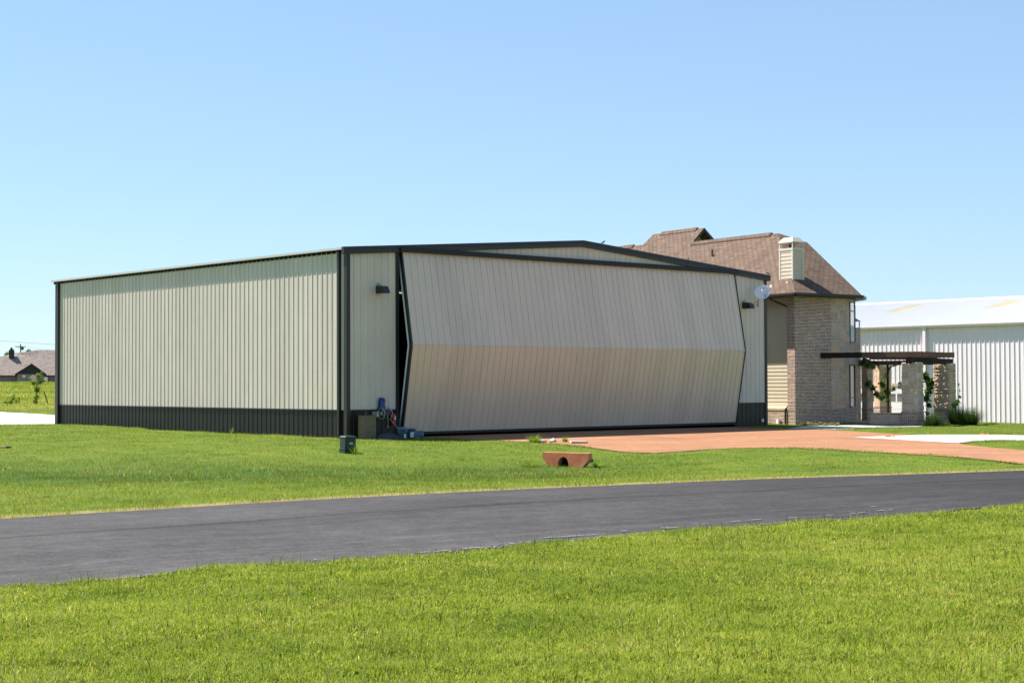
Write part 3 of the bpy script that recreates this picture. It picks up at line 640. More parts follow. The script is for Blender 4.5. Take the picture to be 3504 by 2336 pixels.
# side gutter: shaped box with a lit upper face
b = MB(); gp = [(-.02, 0), (.20, .0), (.235, .05), (.235, .09), (.26, .12), (.26, .165), (-.02, .165)]
b.extr([(-a, c) for a, c in gp][::-1], (0, HL+.28, EV+.06), (0, -.10, EV+.06)); b.build('gutter', M['gutter'] if 'gutter' in M else M['trim'], hg)
b = MB(); b.extr([(a, c) for a, c in gp], (HW, HL+.28, EV+.06), (HW, -.10, EV+.06)); b.build('gutter', M['trim'], hg)
# rake fascia: two folded strips meeting at the ridge
def rk(x): return EV+(RG-EV)*(1-abs(x-HW/2)/(HW/2))
for xa, xb in ((-.22, HW/2), (HW/2, HW+.24)):
    b = MB()
    for (z0, z1, y0) in ((0, .15, -.125), (.15, .265, -.145)):
        def zz(x): return EV+(RG-EV)*(1-abs(x-HW/2)/(HW/2))
        b.hexa([(xa, y0, zz(xa)+z0), (xb, y0, zz(xb)+z0), (xb, .02, zz(xb)+z0), (xa, .02, zz(xa)+z0), (xa, y0+(.02 if z1 > .2 else 0), zz(xa)+z1-.003), (xb, y0+(.02 if z1 > .2 else 0), zz(xb)+z1-.003), (xb, .02, zz(xb)+z1-.003), (xa, .02, zz(xa)+z1-.003)])
    b.build('rake_fascia', M['trim'], hg)
b = MB(); rz_ = .255   # roof
b.hexa([(-.2, -.0, EV+rz_-.1), (HW/2, -.0, RG+rz_-.1), (HW/2, HL+.2, RG+rz_-.1), (-.2, HL+.2, EV+rz_-.1), (-.2, -.0, EV+rz_-.02), (HW/2, -.0, RG+rz_-.012), (HW/2, HL+.2, RG+rz_-.012), (-.2, HL+.2, EV+rz_-.02)])
b.hexa([(HW/2, -.0, RG+rz_-.1), (HW+.2, -.0, EV+rz_-.1), (HW+.2, HL+.2, EV+rz_-.1), (HW/2, HL+.2, RG+rz_-.1), (HW/2, -.0, RG+rz_-.012), (HW+.2, -.0, EV+rz_-.02), (HW+.2, HL+.2, EV+rz_-.02), (HW/2, HL+.2, RG+rz_-.012)])
b.build('roof', M['roofmetal'], hg)
# header bar over the door
b = MB(); b.box(DL+.1, -.20, DT+.005, DR-.02, -.04, DT+.12).box(DL+.1, -.17, DT+.12, DR-.02, -.04, DT+.175); b.build('door_header', M['header'] if 'header' in M else M['black'], hg)
# bifold door: two leaves folded outward
DX0, DX1 = 2.386, 20.843; MID = (-.62, 3.26)
def leaf(name, p_bot, p_top):
    yb, zb_ = p_bot; yt, zt_ = p_top; L_ = math.hypot(yt-yb, zt_-zb_); tx, tz_ = (yt-yb)/L_, (zt_-zb_)/L_; nx_, nz_ = -tz_, tx   # outward normal (-y)
    f3 = lambda s, d, h: (s, yb+tx*h+nx_*d, zb_+tz_*h+nz_*d)
    ribsheet(name, M['tandoor'], hg, DX0+.03, DX1-.03, lambda s: .0, lambda s: L_, f3, d=.030)
    def slab(x0, x1, d0, d1, h0, h1): return [f3(x0, d0, h0), f3(x1, d0, h0), f3(x1, d1, h0), f3(x0, d1, h0), f3(x0, d0, h1), f3(x1, d0, h1), f3(x1, d1, h1), f3(x0, d1, h1)]
    for q in ((DX0-.03, DX0+.03), (DX1-.03, DX1+.012)): e_ = MB(); e_.hexa(slab(*q, -.10, .035, .0, L_)); e_.build('door_edge_trim', M['trim'], hg)
    e_ = MB(); e_.hexa(slab(DX0-.02, DX0+.04, -.20, -.103, .01, L_-.01)).hexa(slab(DX1-.05, DX1, -.20, -.103, .01, L_-.01))
    for q in np.arange(DX0+3, DX1-1, 3.): e_.hexa(slab(q, q+.06, -.2, -.103, .02, L_-.02))
    for hq in (.06, L_/2, L_-.1): e_.hexa(slab(DX0+.04, DX1-.05, -.18, -.10, hq, hq+.05))
    e_.build('door_frame', M['galv'], hg)
    e_ = MB(); e_.hexa(slab(DX0+.04, DX1-.05, -.095, -.085, .0, L_)); e_.build('door_back', M['interior'], hg)
leaf('door_leaf', (MID[0], MID[1]+.012), (-.03, DT)); leaf('door_leaf', (-.06, .13), (MID[0], MID[1]-.012))
b = MB(); b.box(DX0, -.13, .035, DX1, .06, .125); b.build('door_seal', M['black'], hg)
b = MB()
b.box(DX0+.03, MID[0]+.012, MID[1]-.014, DX1-.03, MID[0]+.04, MID[1]+.014)
b.build('hinge_strip', M['tandoor'], hg)
# faint scuff curve on the upper leaf
def hu(px, v):   # distance along the front of the point seen at column px, v metres behind the front
    d = ray(px, 1300); p0 = H0+HV*v; A_ = np.array([[HU[0], -d[0]], [HU[1], -d[1]]]); return float(np.linalg.solve(A_, -p0)[0])
def hz(px, py, v):
    u_ = hu(px, v); p = hw(u_, v); r_ = ray(px, py); return HC+r_[2]*p[1]/r_[1]
def hloc(px, py, v): return hu(px, v), hz(px, py, v)

# wall lamps
def wall_lamp(label, px, py):
    u_, z_ = hloc(px, py, -.05); p = hw(u_, -.036); r_ = thing('wall_lamp', label, 'wall lamp', (*p, z_-.33), HA, 'wall lamps on the hangar front')
    b = MB(); pr_ = [(-.0, .0), (-.0, .27), (-.30, .26), (-.38, .22), (-.50, .0)]
    i = len(b.v)
    for x_ in (0, .28): b.v += [(x_, a, c) for a, c in pr_]
    b.f.append((0, 1, 2, 3, 4)); b.f.append((9, 8, 7, 6, 5)); b.tone += [0, 0]; b.mi += [0, 0]
    for k in range(5): b.f.append((k, 5+k, 5+(k+1) % 5, (k+1) % 5)); b.tone.append(0); b.mi.append(0)
    b.build('housing', M['lead'], r_, bevel=.006)
    b = MB(); b.box(.05, -.40, -.012, .23, -.06, -.002); b.build('lens', M['lanternglass'], r_)
    b = MB(); b.box(.10, -.055, .27, .18, .0, .37).box(.04, -.03, .26, .24, .0, .30); b.build('junction_box', M['reelmetal'], r_)
    return r_
wall_lamp('dark wedge-shaped wall lamp on the hangar front above the red fire extinguisher', 1287, 972)
wall_lamp('dark wedge-shaped wall lamp on the hangar front just below the satellite dish', 2542, 1030)

# satellite dish
u_, z_ = hloc(2579, 1050, -.05)
dp = hw(u_, -.03); sd = thing('satellite_dish', 'grey satellite dish on a bent arm at the far corner of the hangar front', 'satellite dish', (*dp, z_), HA)
b = MB(); b.box(-.045, -.03, -.08, .045, .0, .10); b.build('wall_bracket', M['reelmetal'], sd)
cu, cz = hloc(2609, 1002, -.55); cx = cu-u_; czz = cz-z_
b = MB(); b.tube([(0, -.03, 0), (.08, -.2, .06), (cx*.62, -.34, czz*.55), (cx, -.42, czz-.1)], .022); b.build('arm', M['reelmetal'], sd)
b = MB(); b.tube([(-.16, -.02, -.05), (cx*.5, -.28, czz*.45)], .008).tube([(cx*.7, -.30, .26), (cx*.72, -.30, -.02)], .014); b.build('stay', M['lead'], sd)
axis_d = Vector((-.50, -.72, .42)).normalized()   # local direction the dish faces
q = Vector((0, 0, 1)).rotation_difference(axis_d)
def dpt(x, y, z): return Vector((cx, -.52, czz))+q @ Vector((x, y, z))
b = MB(); n_ = 36; rings = 7
for side in (0, 1):
    for k in range(rings+1):
        r_ = k/rings
        for j in range(n_):
            th = 2*math.pi*j/n_; b.v.append(tuple(dpt(.40*r_*math.cos(th), .33*r_*math.sin(th), .08*r_*r_-.012*side)))
for side in (0, 1):
    o_ = side*(rings+1)*n_
    for k in range(rings):
        for j in range(n_):
            f = (o_+k*n_+j, o_+k*n_+(j+1) % n_, o_+(k+1)*n_+(j+1) % n_, o_+(k+1)*n_+j); b.f.append(f if not side else f[::-1]); b.tone.append(0); b.mi.append(0)
o1 = rings*n_; o2 = (2*rings+1)*n_
for j in range(n_): b.f.append((o1+j, o1+(j+1) % n_, o2+(j+1) % n_, o2+j)); b.tone.append(0); b.mi.append(0)
b.build('reflector', M['dish'], sd, smooth=True)
b = MB(); ring = lambda cx_, cy_, rx, ry, a0, a1, rr: b.tube([dpt(cx_+rx*math.cos(a), cy_+ry*math.sin(a), .012+.07*((cx_+rx*math.cos(a))**2+(cy_+ry*math.sin(a))**2)/.1) for a in np.linspace(a0, a1, 16)], rr, 5)
ring(.12, .08, .075, .045, -.5, 4.6, .006); ring(.12, .08, .03, .02, .8, 6., .005); ring(.13, .02, .05, .02, 3.4, 6.2, .005)
b.build('emblem', M['ink'], sd)
b = MB(); b.tube([dpt(-.03, -.30, .02), dpt(-.10, -.16, .34)], .014).tube([dpt(-.03, -.3, .02), dpt(0, -.1, -.03)], .016)
b.build('feed_arm', M['lead'], sd)
b = MB(); c0 = dpt(-.11, -.12, .36)
b.box(c0[0]-.13, c0[1]-.05, c0[2]+.03, c0[0]+.08, c0[1]+.04, c0[2]+.12).box(c0[0]-.05, c0[1]-.05, c0[2]-.06, c0[0]+.06, c0[1]+.04, c0[2]+.03); b.build('receiver', M['dish'], sd, bevel=.01)

# junk along the hangar front
def grd(u_, v_): p = hw(u_, v_); return (p[0], p[1], tz(*p))
u_ = hu(1244, -.55); p = grd(u_, -.55)
bx = thing('wooden_cabinet', 'weathered tan plywood cabinet standing against the dark base of the hangar wall', 'cabinet', p, HA)
b = MB(); b.hexa([(0, 0, -.05), (.55, 0, -.05), (.55, .34, -.05), (0, .34, -.05), (.01, .0, .82), (.54, .0, .82), (.54, .34, .82), (.01, .34, .82)]); b.build('body', M['ply'], bx, bevel=.012)
b = MB(); b.box(-.012, -.012, .82, .56, .35, .842); b.build('lid', M['ply'], bx)
b = MB(); b.tube([(.12, .2, .84), (.11, .21, .96), (.2, .22, 1.02), (.32, .22, 1.03), (.34, .2, .92), (.36, .18, .85)], .012, 6).box(.14, .16, .842, .28, .28, .98); b.build('pump_fitting', M['lead'], bx)
u0, z0 = hloc(1305, 1415, -.34); p = hw(u0, -.34)
rl = thing('hose_reel', 'pale two-wheeled hose reel mounted on the hangar wall beside the fire extinguisher', 'hose reel', (*p, z0), HA)
for x_ in (0, .33):
    b = MB(); b.tube([(x_, .20*math.cos(a), .20*math.sin(a)) for a in np.linspace(0, 2*math.pi, 33)], .013, 6, cap=False)
    b.lathe([(0, -.02), (.065, -.02), (.065, .02), (0, .02)], (x_, 0, 0), (1, 0, 0), 18)
    for k in range(4): a = k*math.pi/2+.5; b.beam((x_, 0, 0), (x_, .19*math.cos(a), .19*math.sin(a)), .02, .012)
    b.build('wheel', M['reelmetal'], rl, smooth=True)
b = MB(); b.lathe([(0, 0), (.12, 0), (.12, .31), (0, .31)], (.01, 0, 0), (1, 0, 0), 24); b.build('drum', M['darkplastic'], rl, smooth=True)
b = MB(); b.tube([(0, 0, 0), (-.10, 0, 0), (-.12, .0, -.06), (-.14, 0, -.06)], .016, 8).lathe([(.0, 0), (.055, 0), (.06, .10), (0, .10)], (-.24, 0, -.08), (1, 0, .1), 14); b.box(-.2, -.02, -.05, -.14, .3, .08); b.build('crank', M['reelmetal'], rl)
b = MB(); b.box(.08, .05, -.02, .12, .33, .02).box(.2, .05, -.02, .24, .33, .02).box(.05, .30, -.2, .28, .335, .2); b.build('bracket', M['lead'], rl)
b = MB(); b.tube([(.36, .0, -.18), (.42, -.12, -.32), (.50, -.3, -.52), (.60, -.5, -.70), (.68, -.62, -.80), (.60, -.75, -.865), (.42, -.72, -.87)], .014, 8); b.build('hose', M['hose'], rl, smooth=True)
b = MB(); b.tube([(.18, -.12, -.02), (.19, -.14, -.25), (.2, -.12, -.42)], .011, 6).lathe([(0, 0), (.025, 0), (.03, .05), (0, .07)], (.2, -.12, -.5), n=10); b.build('spray_nozzle', M['hose'], rl)
u1, z1 = hloc(1306, 1398, -.1); p = hw(u1, -.10)
bl = thing('blue_hose_guide', 'blue plastic hose hanger fixed to the hangar wall above the hose reel', 'hanger', (*p, z1), HA)
b = MB(); pf = [(-.13, 0), (.13, 0), (.13, .05), (.10, .22), (.10, .34), (.06, .40), (-.04, .41), (-.09, .36), (-.11, .2)]
b.v += [(x_, .06, z_) for x_, z_ in pf]+[(x_*.85, -.1, z_*.97) for x_, z_ in pf]; n_ = len(pf)
b.f.append(tuple(range(n_))); b.f.append(tuple(range(2*n_-1, n_-1, -1))); b.tone += [0, 0]; b.mi += [0, 0]
for k in range(n_): b.f.append((k, n_+k, n_+(k+1) % n_, (k+1) % n_)); b.tone.append(0); b.mi.append(0)
b.build('shell', M['blueplastic'], bl, bevel=.015)
b = MB(); b.lathe([(0, 0), (.035, 0), (.035, .04), (0, .04)], (.045, -.115, .31), (0, -1, 0), 12); b.build('knob', M['orange_plastic'], bl)
b = MB(); b.box(.07, -.112, .1, .10, -.1, .2); b.build('sticker', M['label'], bl)
u1, z1 = hloc(1346, 1456, -.14); p = hw(u1, -.14)
fe = thing('fire_extinguisher', 'red fire extinguisher hanging beside the dark edge of the bifold door', 'fire extinguisher', (*p, z1), HA)
b = MB(); b.lathe([(0, 0), (.075, 0), (.085, .02), (.085, .36), (.07, .41), (.03, .44), (0, .44)], n=24); b.build('cylinder', M['red'], fe, smooth=True)
b = MB(); b.lathe([(0, .44), (.022, .44), (.022, .48), (0, .48)], n=12).box(-.02, -.06, .48, .02, .05, .495).hexa([(-.015, -.07, .50), (.015, -.07, .50), (.015, .03, .495), (-.015, .03, .495), (-.015, -.08, .53), (.015, -.08, .53), (.015, .03, .505), (-.015, .03, .505)]).tube([(.02, 0, .46), (.08, -.02, .42), (.095, -.02, .3), (.095, -.02, .16)], .01, 6); b.build('valve', M['black'], fe)
b = MB()
for (z_, h_) in ((.20, .14),):
    pts = [(.087*math.cos(a), .087*math.sin(a)) for a in np.linspace(-1.75, -.55, 9)]
    for k in range(8): b.poly([(*pts[k], z_), (*pts[k+1], z_), (*pts[k+1], z_+h_), (*pts[k], z_+h_)])
b.build('label_sticker', M['label'], fe)
b = MB(); pts = [(.0875*math.cos(a), .0875*math.sin(a)) for a in np.linspace(-2.9, -.2, 13)]
for k in range(12): b.poly([(*pts[k], .115), (*pts[k+1], .115), (*pts[k+1], .13), (*pts[k], .13)])
b.build('strap', M['reelmetal'], fe)
# dark sheet heap
u1 = hu(1327, -1.05); p = grd(u1, -1.05); b = MB(); n_ = 28; rg = 9
for k in range(rg+1):
    for j in range(n_):
        th = 2*math.pi*j/n_; r_ = k/rg; nn_ = 1+.10*math.sin(3*th+1)+.06*math.sin(7*th)
        b.v.append((.50*r_*nn_*math.cos(th), .40*r_*nn_*math.sin(th), .25*(1-r_**2.2)*(1+.10*math.sin(5*th+4*r_))+.012*math.sin(11*th+9*r_)-.03))
for k in range(rg):
    for j in range(n_): b.f.append((k*n_+j, (k+1)*n_+j, (k+1)*n_+(j+1) % n_, k*n_+(j+1) % n_)); b.tone.append(0); b.mi.append(0)
o = b.build('tarpaulin_heap', M['darkplastic'], smooth=True); o.location = p; o.rotation_euler = (0, 0, HA); tagp(o, 'low heap of dark plastic sheeting on the ground between the cabinet and the buckets', 'tarpaulin')
# buckets
def bucket(label, px, v_, lying=False, lab=0, s=1., rot=0., mat='bucket'):
    u_ = hu(px, v_); p = grd(u_, v_); r_ = thing('bucket', label, 'bucket', (p[0], p[1], p[2]+(.15*s if lying else 0)), HA+rot, 'plastic buckets by the hangar door')
    b = MB(); b.lathe([(0, 0), (.128, 0), (.15, .33), (.16, .33), (.16, .35), (.152, .352), (.156, .37), (.14, .37), (.12, .02), (0, .02)], n=28); b.lathe([(.152, .25), (.158, .25), (.158, .265), (.152, .265)], n=28)
    o = b.build('pail', M[mat], r_, smooth=True)
    l_ = MB(); a0, a1 = (-1.9, -1.35) if lab == 1 else (-2.5, -.9)
    pts = np.linspace(a0, a1, 9)
    for k in range(8):
        f = lambda a, z_: ((.1295+.0667*z_)*math.cos(a)*1.012, (.1295+.0667*z_)*math.sin(a)*1.012, z_)
        z0_, z1_ = (.06, .20) if lab == 1 else (.06, .24); l_.poly([f(pts[k], z0_), f(pts[k+1], z0_), f(pts[k+1], z1_), f(pts[k], z1_)])
    lb = l_.build('label_sticker', M['label'], r_)
    h_ = MB(); h_.tube([(.16*math.cos(a), .02-.0*a, .33-.16*math.sin(a)) for a in np.linspace(0, math.pi, 14)], .004, 5); hb = h_.build('handle', M['galv'], r_)
    r_.scale = (s, s, s)
    if lying: r_.rotation_euler = (math.radians(90), 0, HA+rot)
    return r_
bk = bucket('blue-grey plastic bucket with a tilted lid standing nearest the dark sheeting', 1378, -1.55, lab=1, s=1.02)
b = MB(); b.lathe([(0, .0), (.17, .0), (.175, .012), (.165, .03), (0, .035)], n=28); o = b.build('lid', M['bucket'], bk, smooth=True); o.location = (-.03, 0, .385); o.rotation_euler = (0, math.radians(-7), 0)
bucket('blue-grey plastic bucket standing upright between the tilted-lid bucket and the one on its side', 1407, -1.25, s=1.02)
bucket('blue-grey plastic bucket lying on its side in front of the bifold door', 1413, -1.3, True, s=.96, rot=math.radians(72))
# wooden fragments of dry ground are left to the ground material

# utility box on the lawn
ux, uy = -4.79, 45.33
ub = thing('utility_box', 'dark green utility box standing on the lawn before the hangar corner', 'utility box', (ux, uy+.05, tz(ux, uy)-.02), math.radians(32))
b = MB(); b.box(-.19, -.19, .0, .19, .19, .15); b.box(-.205, -.205, .145, .205, .205, .165); b.build('base', M['greenbox'], ub, bevel=.008)
b = MB(); b.box(-.175, -.175, .165, .175, .175, .50); b.build('cover', M['greenbox'], ub, bevel=.01)
b = MB(); b.hexa([(-.195, -.195, .50), (.195, -.195, .50), (.195, .195, .50), (-.195, .195, .50), (-.15, -.15, .545), (.15, -.15, .545), (.15, .15, .545), (-.15, .15, .545)]); b.build('lid', M['greenbox'], ub, bevel=.006)
lb = MB(); lb.box(-.03, -.181, .30, .07, -.175, .355); lab = lb.build('label_plate', M['label'], ub)
tx = MB()
for k in range(4): tx.box(-.02+k*.02, -.184, .318, -.008+k*.02, -.181, .34)
tx.build('lettering', M['ink'], lab)
b = MB(); b.box(-.26, -.22, -.01, .02, .05, .03); b.build('footing', M['concrete'], ub)
# culvert headwall
cx_, cy_ = 1.39, 40.95; cz_ = -.375; cv = thing('culvert', 'orange concrete culvert headwall with a dark arched pipe mouth set in the lawn', 'culvert', (cx_, cy_, cz_), math.radians(-36))
b = MB(); n_ = 12; W1, W2, H_ = .73, .43, .43; hr = .15; hx = -.07
outer = [(-W2, -.04), (-.30+0, -.04)]
# face made around the arched opening
arch = [(hx+hr*1.1*math.cos(a), .13+hr*1.3*math.sin(a)) for a in np.linspace(math.pi, 0, n_)]; arch = [(hx-hr*1.1, -.04)]+arch+[(hx+hr*1.1, -.04)]
left = [(-W1, H_), (-W1, H_*.62), (-W2, -.04), (hx-hr*1.1, -.04)]
def face(y_, flip):
    pts = [(-W1, H_), (-W1, H_*.62), (-W2, -.04)]+arch+[(W2, -.04), (W1, H_*.62), (W1, H_)]
    pts = [(x_, y_, z_) for x_, z_ in pts]; b.poly(pts[::-1] if flip else pts)
    return pts
pf = face(0, False); pb = face(.17, True)
for k in range(len(pf)): a, c = pf[k], pf[(k+1) % len(pf)]; d_, e_ = pb[(k+1) % len(pf)], pb[k]; b.poly([a, e_, d_, c])
b.build('headwall', M['terracotta'], cv, bevel=.006)
b = MB(); 
for k in range(len(arch)-1): a, c = arch[k], arch[k+1]; b.poly([(a[0], .17, a[1]), (c[0], .17, c[1]), (c[0], 1.2, c[1]), (a[0], 1.2, a[1])])
b.poly([(x_, 1.2, z_) for x_, z_ in arch]); b.build('pipe', M['dark_hole'], cv)
clump('grass_clump', 'tall grass at the sunken left foot of the orange culvert headwall', 'grass clump', 1.39-.95, 40.95+.1, 200, .40, .20, M['grassblade'], .007, .8, (.0, .22))
clump('grass_clump', 'grass hanging over the right end of the orange culvert headwall', 'grass clump', 1.39+.85, 40.95-.35, 160, .35, .18, M['grassblade'], .007, .8, (.0, .25))
# rocks and slab
def rock(label, x, y, s, seed, sz=(1, 1, .8)):
    import bmesh
    bm = bmesh.new(); bmesh.ops.create_icosphere(bm, subdivisions=2, radius=1); r_ = random.Random(seed); cuts = [Vector((r_.uniform(-1, 1), r_.uniform(-1, 1), r_.uniform(-.6, 1))).normalized() for _ in range(11)]
    for v in bm.verts:
        for c in cuts:
            d = v.co.dot(c)
            if d > .66: v.co -= c*(d-.66)
        v.co = Vector((v.co.x*sz[0], v.co.y*sz[1], v.co.z*sz[2]))*s
    me = bpy.data.meshes.new('rock'); bm.to_mesh(me); bm.free(); me.materials.append(M['rock']); a = me.attributes.new('tone', 'FLOAT', 'FACE'); a.data.foreach_set('value', np.array([r_.random() for _ in me.polygons], dtype=np.float32))
    o = bpy.data.objects.new('rock', me); C.collection.objects.link(o); o.location = (x, y, tz(x, y)+s*sz[2]*.45); o.rotation_euler = (0, 0, r_.uniform(0, 3)); return tagp(o, label, 'rock')
rock('largest pale rock of the group beside the tall grass above the culvert', 1.34, 51.5, .14, 3)
rock('flat pale rock half hidden in the tall grass above the culvert', .98, 51.3, .15, 5, (1.3, 1, .5))
rock('small pale rock lying under the largest rock above the culvert', 1.28, 51.1, .09, 8)
b = MB(); b.hexa([(-.28, -.18, 0), (.28, -.18, 0), (.25, .16, 0), (-.26, .2, 0), (-.27, -.17, .07), (.27, -.17, .06), (.24, .15, .06), (-.25, .19, .07)]); o = b.build('stone_slab', M['rock'], bevel=.012); o.location = (2.15, 50.6, tz(2.15, 50.6)+.01); o.rotation_euler = (0, 0, .15); tagp(o, 'flat pale stone slab in the grass edge right of the rocks', 'slab')
clump('grass_clump', 'tall grass clump growing around the pale rocks', 'grass clump', .72, 51.2, 260, .42, .26, M['grassblade'], .008, .8, (.0, .25))
clump('grass_clump', 'short tall-bladed tuft beside the flat stone slab', 'grass clump', 1.75, 51.6, 80, .22, .20, M['grassblade'], .008, .8, (.0, .3))
clump('weed', 'weed leaning against the foot of the green utility box', 'weed', ux+.24, uy-.35, 40, .30, .30, M['youngleaf'], .009, .9, (.1, .9))
clump('weed', 'broad-leaved weed in the lawn left of the culvert', 'weed', -1.35, 43.2, 70, .35, .15, M['grassblade'], .010, .9, (.0, .35))
clump('weed', 'small weed growing at the dark base of the hangar side wall', 'weed', *hw(-.25, 7.2), 40, .15, .24, M['grassblade'], .008, .6, (.2, .7))
clump('weed', 'straggly weed at the foot of the plywood cabinet', 'weed', *hw(.95, -.95), 60, .25, .22, M['grassblade'], .007, .8, (.4, 1.))
# plank at the far left of the lawn
pl = thing('timber_beam', 'red-brown timber beam lying on the lawn', 'beam', (-16.05, 48.55, tz(-16, 48.5)+.0), math.radians(4))
b = MB(); b.box(-1.6, -.07, .0, .28, .07, .085); b.build('board', M['plank'], pl, bevel=.008)
b = MB(); b.box(.285, -.075, .0, .42, .075, .09).box(.27, -.02, .02, .29, .02, .06); b.build('metal_cap', M['black'], pl)
# ------------------------------------------------------------ stonework and lap siding helpers
def ashlar(b, o, t_, w_, h_, seed, cell=.115, gap=.013, proud=.018, rough=0., holes=(), up=(0, 0, 1), mx=4, my=3, mi=0):
    r_ = random.Random(seed); o = np.array(o, float); t_ = np.array(t_, float); t_ /= np.linalg.norm(t_); up = np.array(up, float); nrm_ = np.cross(t_, up)
    nx_ = max(1, round(w_/cell)); ny_ = max(1, round(h_/cell)); cx_, cy_ = w_/nx_, h_/ny_; used = [[False]*nx_ for _ in range(ny_)]
    for j in range(ny_):
        for i in range(nx_):
            x, z = (i+.5)*cx_, (j+.5)*cy_
            for (a, c, d, e) in holes:
                if a < x < c and d < z < e: used[j][i] = True
    for j in range(ny_):
        for i in range(nx_):
            if used[j][i]: continue
            W_ = r_.choice([2, 2, 3, 3, 4, 4, 5][:3+mx]); H_ = r_.choice([1, 2, 2, 3][:my+1]); ww = 0
            while ww < W_ and i+ww < nx_ and not used[j][i+ww]: ww += 1
            hh = 1
            while hh < H_ and j+hh < ny_ and all(not used[j+hh][i+k] for k in range(ww)): hh += 1
            for a in range(hh):
                for c in range(ww): used[j+a][i+c] = True
            x0, x1, z0, z1 = i*cx_+gap/2, (i+ww)*cx_-gap/2, j*cy_+gap/2, (j+hh)*cy_-gap/2; pr_ = proud*r_.uniform(.7, 1.3); tn = r_.random(); ins = .006
            P = lambda x, z, d: o+t_*x+up*z+nrm_*d
            A = [P(x0, z0, -.005), P(x1, z0, -.005), P(x1, z1, -.005), P(x0, z1, -.005)]; B = [P(x0+ins, z0+ins, pr_), P(x1-ins, z0+ins, pr_), P(x1-ins, z1-ins, pr_), P(x0+ins, z1-ins, pr_)]
            for k in range(4): b.poly([A[k], A[(k+1) % 4], B[(k+1) % 4], B[k]], tn, mi)
            if rough <= 0: b.poly(B, tn, mi)
            else:
                gx_ = max(2, int((x1-x0)/.05)); gz_ = max(2, int((z1-z0)/.05)); i0 = len(b.v); xc, zc = r_.uniform(.3, .7), r_.uniform(.3, .7)
                for q in range(gz_+1):
                    for p_ in range(gx_+1):
                        fx, fz = p_/gx_, q/gz_; e_ = min(1, 4*min(fx, 1-fx, fz, 1-fz)*1.0); d_ = pr_+(rough*(.3+r_.random())*(1-.5*(abs(fx-xc)+abs(fz-zc))) if e_ > 0 else 0)
                        b.v.append(tuple(P(x0+ins+(x1-x0-2*ins)*fx, z0+ins+(z1-z0-2*ins)*fz, d_)))
                for q in range(gz_):
                    for p_ in range(gx_):
                        k = i0+q*(gx_+1)+p_; b.f.append((k, k+1, k+gx_+2, k+gx_+1)); b.tone.append(tn); b.mi.append(mi)
def lap(b, o, t_, L_, z0, z1, r_=.178, proud=.022):
    o = np.array(o, float); t_ = np.array(t_, float); t_ /= np.linalg.norm(t_); n_ = np.cross(t_, (0, 0, 1)); z = z0
    while z < z1-.01:
        zt_ = min(z+r_, z1); P = lambda s, zz, d: o+t_*s+np.array([0, 0, zz])+n_*d
        b.poly([P(0, z, proud), P(L_, z, proud), P(L_, zt_, .004), P(0, zt_, .004)]).poly([P(0, z, .004), P(L_, z, .004), P(L_, z, proud), P(0, z, proud)]); z = zt_
# ------------------------------------------------------------ brick house (local frame: x along its front, y back, z up)
hs = thing('brick_house', 'two-storey house of tumbled brick and pale stone with a steep brown shingle roof', 'house', (*O0, 0), AHO)
GB = -.6; BT = .6; ET = 5.86
b = MB(); b.prism([(0, .5), (.4, .5), (.4, 20), (0, 20)], GB, BT); b.box(-.02, .5, BT-.09, .0, 20, BT-.002); b.build('base_wall', M['brick'], hs)
b = MB(); b.box(.0, .5, BT+.002, .26, 20, BT+.05).box(.235, .5, BT+.05, .29, 20, BT+.16); b.build('sill', M['cream'], hs)
b = MB(); lap(b, (.25, 20, 0), (0, -1, 0), 19.5, BT+.16, ET-.2); b.box(.26, .5, GB, .4, 20, ET); b.box(.232, .5, ET-.2, .26, 20, ET); b.build('siding_wall', M['siding'], hs)
b = MB(); b.box(0, 0, GB, 2.4, .5, ET); b.box(-.025, -.025, GB, 2.425, .0, BT-.1).box(-.035, -.04, BT-.098, 2.425, -.0, BT).box(-.025, -.0, GB, -.0, .5, BT-.1).box(-.035, 0, BT-.098, 0, .49, BT); b.build('brick_wall', M['brick'], hs)
P1 = np.array([3.39, 0.]); BD = np.array([math.cos(math.radians(26)), math.sin(math.radians(26))]); P2 = P1+BD*1.47; P3 = np.array([5.35, 2.3])
b = MB(); b.prism([(2.4, .0), tuple(P1), tuple(P2), tuple(P3), (5.35, 3.2), (2.4, 3.2)], BT, ET); b.build('bay_core', M['mortar'], hs)
b = MB(); b.prism([(2.43, -.025), (P1[0]+.005, -.025), (P2[0]+.02, P2[1]-.02), (P3[0]+.03, P3[1]), (5.3, 3.2), (2.5, 3.2)], GB, BT-.1)
b.prism([(2.43, -.04), (P1[0]+.01, -.04), (P2[0]+.035, P2[1]-.03), (P3[0]+.04, P3[1]), (5.3, 3.2), (2.5, 3.2)], BT-.098, BT); b.build('bay_base', M['brick'], hs)
b = MB(); ashlar(b, (2.4, 0, BT), (1, 0, 0), .99, ET-BT, 3, cell=.135, mx=3)
ashlar(b, (*P1, BT), (*BD, 0), 1.47, ET-BT, 4, cell=.135, holes=[(.50, 1.38, 3.1, 5.2), (.42, 1.30, -.1, 2.12)])
ashlar(b, (*P2, BT), (P3[0]-P2[0], P3[1]-P2[1], 0), 1.8, ET-BT, 5, cell=.14); b.build('stone_wall', M['stone'], hs)
